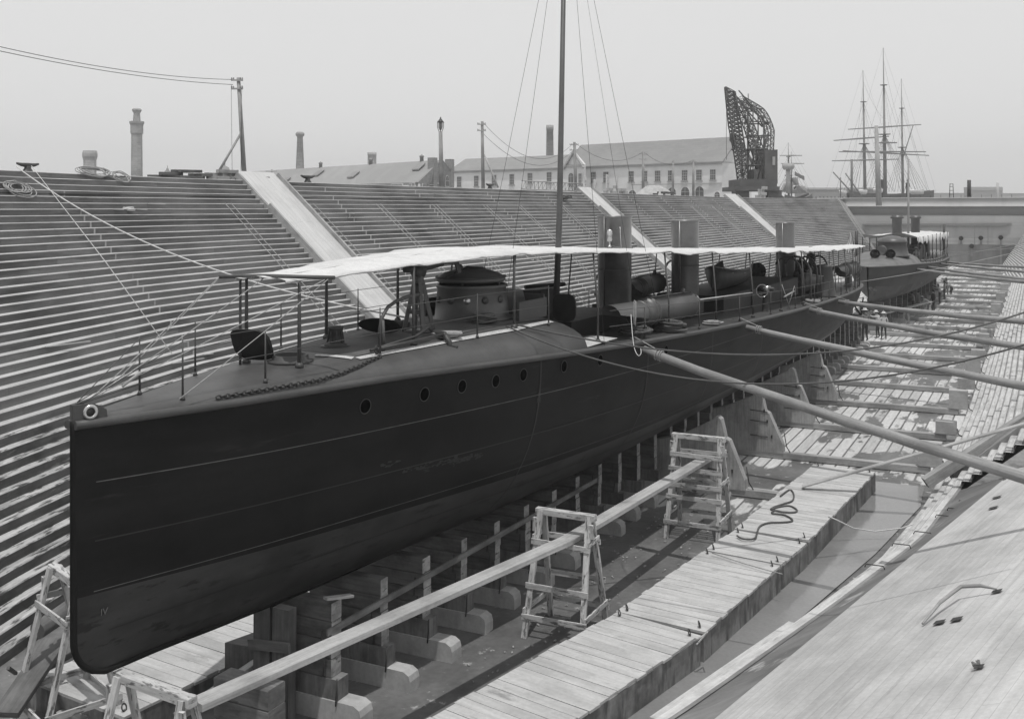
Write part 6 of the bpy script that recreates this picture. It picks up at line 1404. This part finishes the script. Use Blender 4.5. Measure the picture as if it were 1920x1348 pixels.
# ------------------------------------------------------------ crane
CD = 150
cr = thing('dockside_crane', 'dark iron lattice travelling crane with hooked jib and plated cabin, behind the stepped wall', 'crane', at(1420, 372, d=CD))
vx = V((-sA, cA, 0)); CW = 3.4
IRONC = M('hazed_lattice_iron', .075, .15, (1, 1), .7, 0, .2, .5)  # iron lightened so its colour carries some of the distance haze
def lat(path_a, path_b, n, r, name, doff=(0, CW)):
    mb = MB()
    def ev(path, t):
        L_ = [0]; 
        for a, b in zip(path, path[1:]): L_.append(L_[-1] + math.dist(a, b))
        x = t*L_[-1]
        for i in range(len(path)-1):
            if x <= L_[i+1] + 1e-9: f_ = (x-L_[i])/(L_[i+1]-L_[i]); return (path[i][0]+(path[i+1][0]-path[i][0])*f_, path[i][1]+(path[i+1][1]-path[i][1])*f_)
        return path[-1]
    prev = None
    for k in range(n+1):
        t = k/n; a = ev(path_a, t); b = ev(path_b, t); q = []
        for dd in doff:
            kk = dd*(1-.75*t) if name == 'jib' else dd
            q += [at(a[0], a[1], d=CD)+vx*kk, at(b[0], b[1], d=CD)+vx*kk]
        if prev:
            for j in range(4): mb.tube([prev[j], q[j]], r, 4)
            for (j, l) in ((0, 1), (2, 3)): mb.tube([prev[j], q[l]], r*.55, 4); mb.tube([prev[l], q[j]], r*.55, 4)
            mb.tube([prev[0], q[2]], r*.45, 4); mb.tube([prev[1], q[3]], r*.45, 4)
        for (j, l) in ((0, 1), (2, 3), (0, 2), (1, 3)): mb.tube([q[j], q[l]], r*.5, 4)
        prev = q
    return mb.obj(name, IRONC, parent=cr)
LR = 1
lat([(1393, 340), (1384, 290), (1371, 235), (1361, 163)], [(1403, 338), (1398, 285), (1388, 225), (1378, 172)], 22, .12, 'jib')
lat([(1437, 340), (1420, 285), (1404, 235), (1386, 192)], [(1446, 338), (1432, 280), (1412, 230), (1390, 188)], 16, .10, 'back_stay')
lat([(1440, 340), (1443, 290), (1446, 245), (1436, 222), (1428, 208), (1394, 188)], [(1447, 340), (1450, 290), (1452, 243), (1441, 216), (1430, 202), (1392, 180)], 16, .08, 'rear_mast')
mb = MB()
for (u0, v0, u1, v1) in ((1412, 200, 1412, 340), (1432, 215, 1432, 335), (1400, 205, 1430, 205), (1405, 228, 1445, 230), (1402, 255, 1446, 255), (1400, 280, 1440, 280), (1398, 310, 1436, 310), (1394, 186, 1440, 235), (1402, 340, 1420, 260), (1420, 340, 1440, 250), (1385, 170, 1410, 200)):
    for dd in (0, CW): mb.tube([at(u0, v0, d=CD)+vx*dd, at(u1, v1, d=CD)+vx*dd], .1, 5)
mb.obj('bracing', IRON, parent=cr)
def slab(u0, u1, v0, v1, d0, dep, m, name, par=None, px_=cr):
    a = at(u0, v1, d=d0); b = at(u1, v1, d=d0); h = (v1-v0)*d0/F; mb = MB(); b.z = a.z; mb.prism([a, b, b+vx*dep, a+vx*dep], (0, 0, h)); return mb.obj(name, m, parent=px_)
cb_ = slab(1434, 1458, 281, 345, CD-1, 6, IRONL := M('crane_iron', .085, .15, (1, 1), .7, .05, .25, .5), 'cabin'); slab(1447.5, 1453, 258+10, 299, CD-1.1, .1, FRAME, 'cabin_window', px_=cb_) if False else None
mb = MB(); p = at(1450, 262+5, d=CD-1.1); 
slab(1448, 1453, 258, 274, CD-1.2, .1, FRAME, 'x') if False else None
slab(1388, 1457, 336, 350, CD-2, 8, IRONL, 'turntable'); slab(1378, 1462, 350, 358, CD-2.5, 9, IRONL, 'platform'); slab(1380, 1404, 358, 372, CD-2, 3, IRONL, 'bogie'); slab(1440, 1466, 357, 372, CD-2, 5, IRONL, 'bogie'); slab(1410, 1428, 318, 340, CD, 3, IRONL, 'winch_house')
slab(1448.5, 1453.5, 259+35, 275+35, CD-1.15, .12, FRAME, 'cabin_window', px_=cb_)
mb = MB(); a = at(1374, 200, d=CD+1); hk = at(1374, 252, d=CD+1); mb.tube([a, hk], .06, 5); mb.tube([a+V((.3, 0, 0)), hk+V((.2, 0, 0))], .06, 5); mb.lathe([(.1, .3), (.5, 0), (.5, -.9), (.2, -1.3), (.1, -1.5)], hk, 12)
mb.tube([hk+V((0, 0, -1.4)), hk+V((.25, .1, -1.9)), hk+V((.1, 0, -2.4)), hk+V((-.2, 0, -2.2))], .12, 6); mb.tube([at(1362, 168, d=CD+1), at(1362, 300, d=CD+1)], .03, 4); mb.obj('hoist_block', IRON, parent=cr)
# ------------------------------------------------------------ ships beyond the caisson
IRONH = M('far_hull_paint', .13, .15, (1, 1), .7, 0, .2, .3)
def rig(label, d, masts, yards, hullspan, boats=(), grp=None, gaff=None):
    root = thing('sailing_ship', label, 'ship', at(hullspan[0], 372, d=d)); rt_ = V((cA, sA, 0)); k = d/F
    mb = MB(); a = at(hullspan[0], hullspan[2], d=d); b = at(hullspan[1], hullspan[2], d=d); rows_ = []; L_ = (b-a).length
    for i in range(15):
        f_ = i/14; w = 5*math.sin(math.pi*min(1, max(0, f_*.94+.03)))**.5; sh = 1.0*(abs(f_-.45)*2)**2; c = a.lerp(b, f_); rows_.append([c + vx*(w*q) + V((0, 0, sh - (3.6+sh)*(1-abs(q)**3 if abs(q) < 1 else 0))) for q in (-1, -.97, -.8, -.4, 0, .4, .8, .97, 1)])
    mb.grid(rows_); h = mb.obj('hull', IRONH, parent=root)
    mb = MB(); mb.grid([[r[0]-V((0, 0, .6)) for r in rows_], [r[-1]-V((0, 0, .6)) for r in rows_]]); mb.obj('deck', WOOD, parent=root)
    for (ub, vb, ut, vt, r) in masts:
        p = at(ub, vb+8, d=d); q = at(ut, vt, d=d); m1 = p.lerp(q, .42); m2 = p.lerp(q, .75)
        mb = MB(); mb.tube([p, m1, m1, m2, m2, q], [r, r*.85, r*.65, r*.5, r*.35, r*.15], 8); mo = mb.obj('mast', SPARF, parent=root)
        mb = MB(); mb.lathe([(r*3, -.1), (r*3.4, .1), (r*2.2, .12)], m1, 8); mb.lathe([(r*1.8, -.1), (r*2.0, .1)], m2, 8); mb.obj('fighting_top', SPARF, parent=mo)
        mb = MB()
        for sd in (-1, 1):
            for j in range(5): mb.tube([p + rt_*sd*(3.2+j*1.1)*r/.5 + vx*(-3) + V((0, 0, 1.6)), m1], .045*d/300, 3)
            mb.tube([p + rt_*sd*9*r/.5 + V((0, 0, 1.6)), m2], .035*d/300, 3); mb.tube([p + rt_*sd*12*r/.5 + V((0, 0, 1.6)), q], .02*d/300, 3)
            for j in range(3): mb.tube([m1 + rt_*sd*r*3, m2], .02*d/300, 3)
        mb.obj('shrouds', SPARF, parent=mo)
    mb = MB()
    for (u0, v0, u1, v1, r) in yards: 
        p, q = at(u0, v0, d=d-1), at(u1, v1, d=d-1); mb.tube([p, p.lerp(q, .5), q], [r*.7, r*1.25, r*.7], 6)
    mb.obj('yards', SPARF, parent=root)
    mb = MB()
    ms = [at(ut, vt, d=d) for (_, _, ut, vt, _) in masts]
    for i in range(len(masts)-1):
        p = at(masts[i][2], masts[i][3]+20, d=d); q = at(masts[i+1][0], (masts[i+1][1]+masts[i+1][3])/2, d=d); mb.tube(sag(p, q, 1.5, 10), .03*d/300, 3); mb.tube(sag(at(masts[i][2], masts[i][3]+60, d=d), at(masts[i+1][0], masts[i+1][1]-30, d=d), 2, 10), .03*d/300, 3)
    if gaff: 
        p, q = at(gaff[0], gaff[1], d=d), at(gaff[2], gaff[3], d=d); mb.tube([p, q], .14, 6)
    mb.tube(sag(at(masts[0][2], masts[0][3]+30, d=d), at(hullspan[0]+4, hullspan[2], d=d), 1.0), .03*d/300, 3); mb.tube(sag(at(masts[-1][2], masts[-1][3]+30, d=d), at(hullspan[1]-4, hullspan[2], d=d), 1.0), .03*d/300, 3)
    mb.obj('stays', SPARF, parent=root)
    return root
SPARF = M('grey_spar_paint', .16, .1, (1, 1), .8, 0, .1, .5)
rig('three-masted square rigged ship moored beyond the caisson at right', 320, [(1622, 362, 1618, 132, .5), (1660, 362, 1656, 90, .56), (1693, 362, 1690, 148, .42)],
    [(1590, 243, 1727, 234, .2), (1563, 264, 1667, 256, .22), (1573, 285, 1736, 285, .22), (1580, 283, 1742, 292, .2), (1560, 302, 1684, 299, .2), (1640, 268, 1682, 268, .25)], (1590, 1748, 364), gaff=(1692, 300, 1712, 236))
for (u0, u1, v, d, lab) in ((1607, 1632, 360, 300, 'white covered lifeboat hanging at the left of the sailing ship'), (1632, 1664, 358, 299, 'white covered lifeboat in the middle of the sailing ship, partly behind the pale post'), (1694, 1748, 360, 298, 'long white lifeboat hanging at the right of the sailing ship'), (1572, 1592, 361, 302, 'small white lifeboat left of the sailing ship\'s foremast')):
    a = at(u0, v+3, d=d); b = at(u1, v+3, d=d); c = (a+b)/2; bt = dinghy('lifeboat', lab, (c.x, c.y, c.z-.3), math.atan2(b.y-a.y, b.x-a.x), (b-a).length, 2.2, 1.1, CANVAS, grp='white lifeboats of the ship beyond the caisson', covered=2)
mb = MB()
for (u0, v0, u1, v1, r) in ((1597, 372, 1597, 299, .35), (1600, 365, 1562, 323, .18), (1614, 366, 1585, 325, .18), (1576, 372, 1576, 333, .18)):
    mb.tube([at(u0, v0, d=290), at(u1, v1, d=290)], r, 6)
tag(mb.obj('sheer_legs', SPARF, origin=at(1597, 370, d=290)), 'small derrick with slanting boom left of the sailing ship', 'derrick')
mb = MB(); p = at(1652, 372, d=310); mb.lathe([(.75, 0), (.75, 5.2), (.8, 5.2), (.8, 5.5), (.5, 5.5)], p, 14); tag(mb.obj('steamer_funnel', IRON, origin=p), 'short dark funnel between the masts of the sailing ship', 'funnel')
r3 = rig('distant pale warship with military mast and flag, right of the crane', 260, [(1479, 366, 1478, 268, .3), (1484, 366, 1484, 285, .2)], [(1462, 292, 1504, 292, .12), (1464, 307, 1508, 307, .12)], (1468, 1520, 371))
mb = MB(); p = at(1478, 317, d=259); mb.lathe([(1.1, -.2), (1.5, .3), (1.5, 1.2), (1.2, 1.3)], p, 14); mb.lathe([(.55, -6), (.55, 0)], p, 10); mb.obj('military_top', CHIML, parent=r3)
mb = MB(); p = at(1490, 322, d=258); mb.grid([[p + V((cA, sA, 0))*(i*.3) + V((0, 0, -.15*i - j*.32 + .06*math.sin(i*2+j))) for i in range(9)] for j in range(4)]); fl = mb.obj('naval_flag', SPARF, origin=p, fix=False); tag(fl, 'dark flag streaming from the distant warship right of the crane', 'flag')
for k, (u, v, w, h) in enumerate(((1478, 352, 24, 16), (1500, 356, 30, 14), (1492, 340, 12, 14))):
    a = at(u-w/2, v+h/2, d=262); b = at(u+w/2, v+h/2, d=262); mb = MB(); b.z = a.z; mb.prism([a, b, b+V((-w*.02, 0, h*262/F)), a+V((w*.05, 0, h*262/F))], vx*3); mb.obj('superstructure', CHIML, parent=r3)
tp8 = at(1403, 176, d=175); mb = MB(); mb.tube([at(1403, 372, d=175), tp8], [.2, .08], 6); tag(mb.obj('signal_mast', SPARF, origin=at(1403, 372, d=175)), 'thin signal mast showing behind the crane lattice', 'mast')
# ------------------------------------------------------------ light, sky, air, camera
sun = bpy.data.lights.new('Sun', 'SUN'); sun.energy = 3.0; sun.angle = R(.6); sun.color = (1, .99, .97); so = bpy.data.objects.new('sun', sun); COL.objects.link(so)
sd_ = V((.12, -.23, .96)).normalized(); so.rotation_euler = (-sd_).to_track_quat('-Z', 'Y').to_euler(); so.location = (-20, -30, 60)
wd = bpy.data.worlds.new('World'); S.world = wd; wd.use_nodes = True; nt = wd.node_tree; bg = nt.nodes['Background']
sk = nt.nodes.new('ShaderNodeTexSky'); sk.sky_type = 'NISHITA'; sk.sun_disc = False; sk.sun_elevation = math.asin(sd_.z); sk.sun_rotation = math.atan2(sd_.x, sd_.y); sk.dust_density = 4.0; sk.air_density = 1.2; sk.ozone_density = 1.0
b2 = nt.nodes.new('ShaderNodeRGBToBW'); nt.links.new(sk.outputs[0], b2.inputs[0])
pw_ = nt.nodes.new('ShaderNodeMath'); pw_.operation = 'POWER'; pw_.inputs[1].default_value = SKYPOW = .08; nt.links.new(b2.outputs[0], pw_.inputs[0])
ml = nt.nodes.new('ShaderNodeMath'); ml.operation = 'MULTIPLY'; ml.inputs[1].default_value = 5.6; nt.links.new(pw_.outputs[0], ml.inputs[0])
nt.links.new(ml.outputs[0], bg.inputs[0]); bg.inputs[1].default_value = .15
HAZE = .0006
if HAZE:
    mb = MB(); mb.prism([V((-700, -60, -1.5)), V((900, -60, -1.5)), V((900, 1100, -1.5)), V((-700, 1100, -1.5))], (0, 0, 62)); hz_ = mb.obj('haze', IRON); hz_['kind'] = 'stuff'
    m = bpy.data.materials.new('pale_haze'); m.use_nodes = True; n_ = m.node_tree; n_.nodes.clear(); o_ = n_.nodes.new('ShaderNodeOutputMaterial'); v_ = n_.nodes.new('ShaderNodeVolumePrincipled'); v_.inputs['Density'].default_value = HAZE; v_.inputs['Color'].default_value = (.99, .99, .99, 1); v_.inputs['Anisotropy'].default_value = .2; n_.links.new(v_.outputs[0], o_.inputs['Volume']); hz_.data.materials.clear(); hz_.data.materials.append(m)
cam = bpy.data.cameras.new('Camera'); co = bpy.data.objects.new('camera', cam); COL.objects.link(co); S.camera = co
co.location = (0, 0, HC); co.rotation_euler = (R(90), 0, YAW); cam.sensor_width = 36; cam.lens = F*36/1920; cam.shift_y = -(674-HZ)/1920; cam.clip_start = .1; cam.clip_end = 6000
S.render.resolution_x = 1024; S.render.resolution_y = 718
S.view_settings.view_transform = 'Standard'; S.view_settings.look = 'None'; S.view_settings.gamma = 1; S.view_settings.exposure = -0.25
S.cycles.use_denoising = True; S.cycles.max_bounces = 6; S.cycles.volume_bounces = 0; S.cycles.diffuse_bounces = 3
try: S.cycles.volume_step_rate = 4; S.cycles.use_fast_gi = False
except Exception: pass
print('scene done', len(bpy.data.objects))
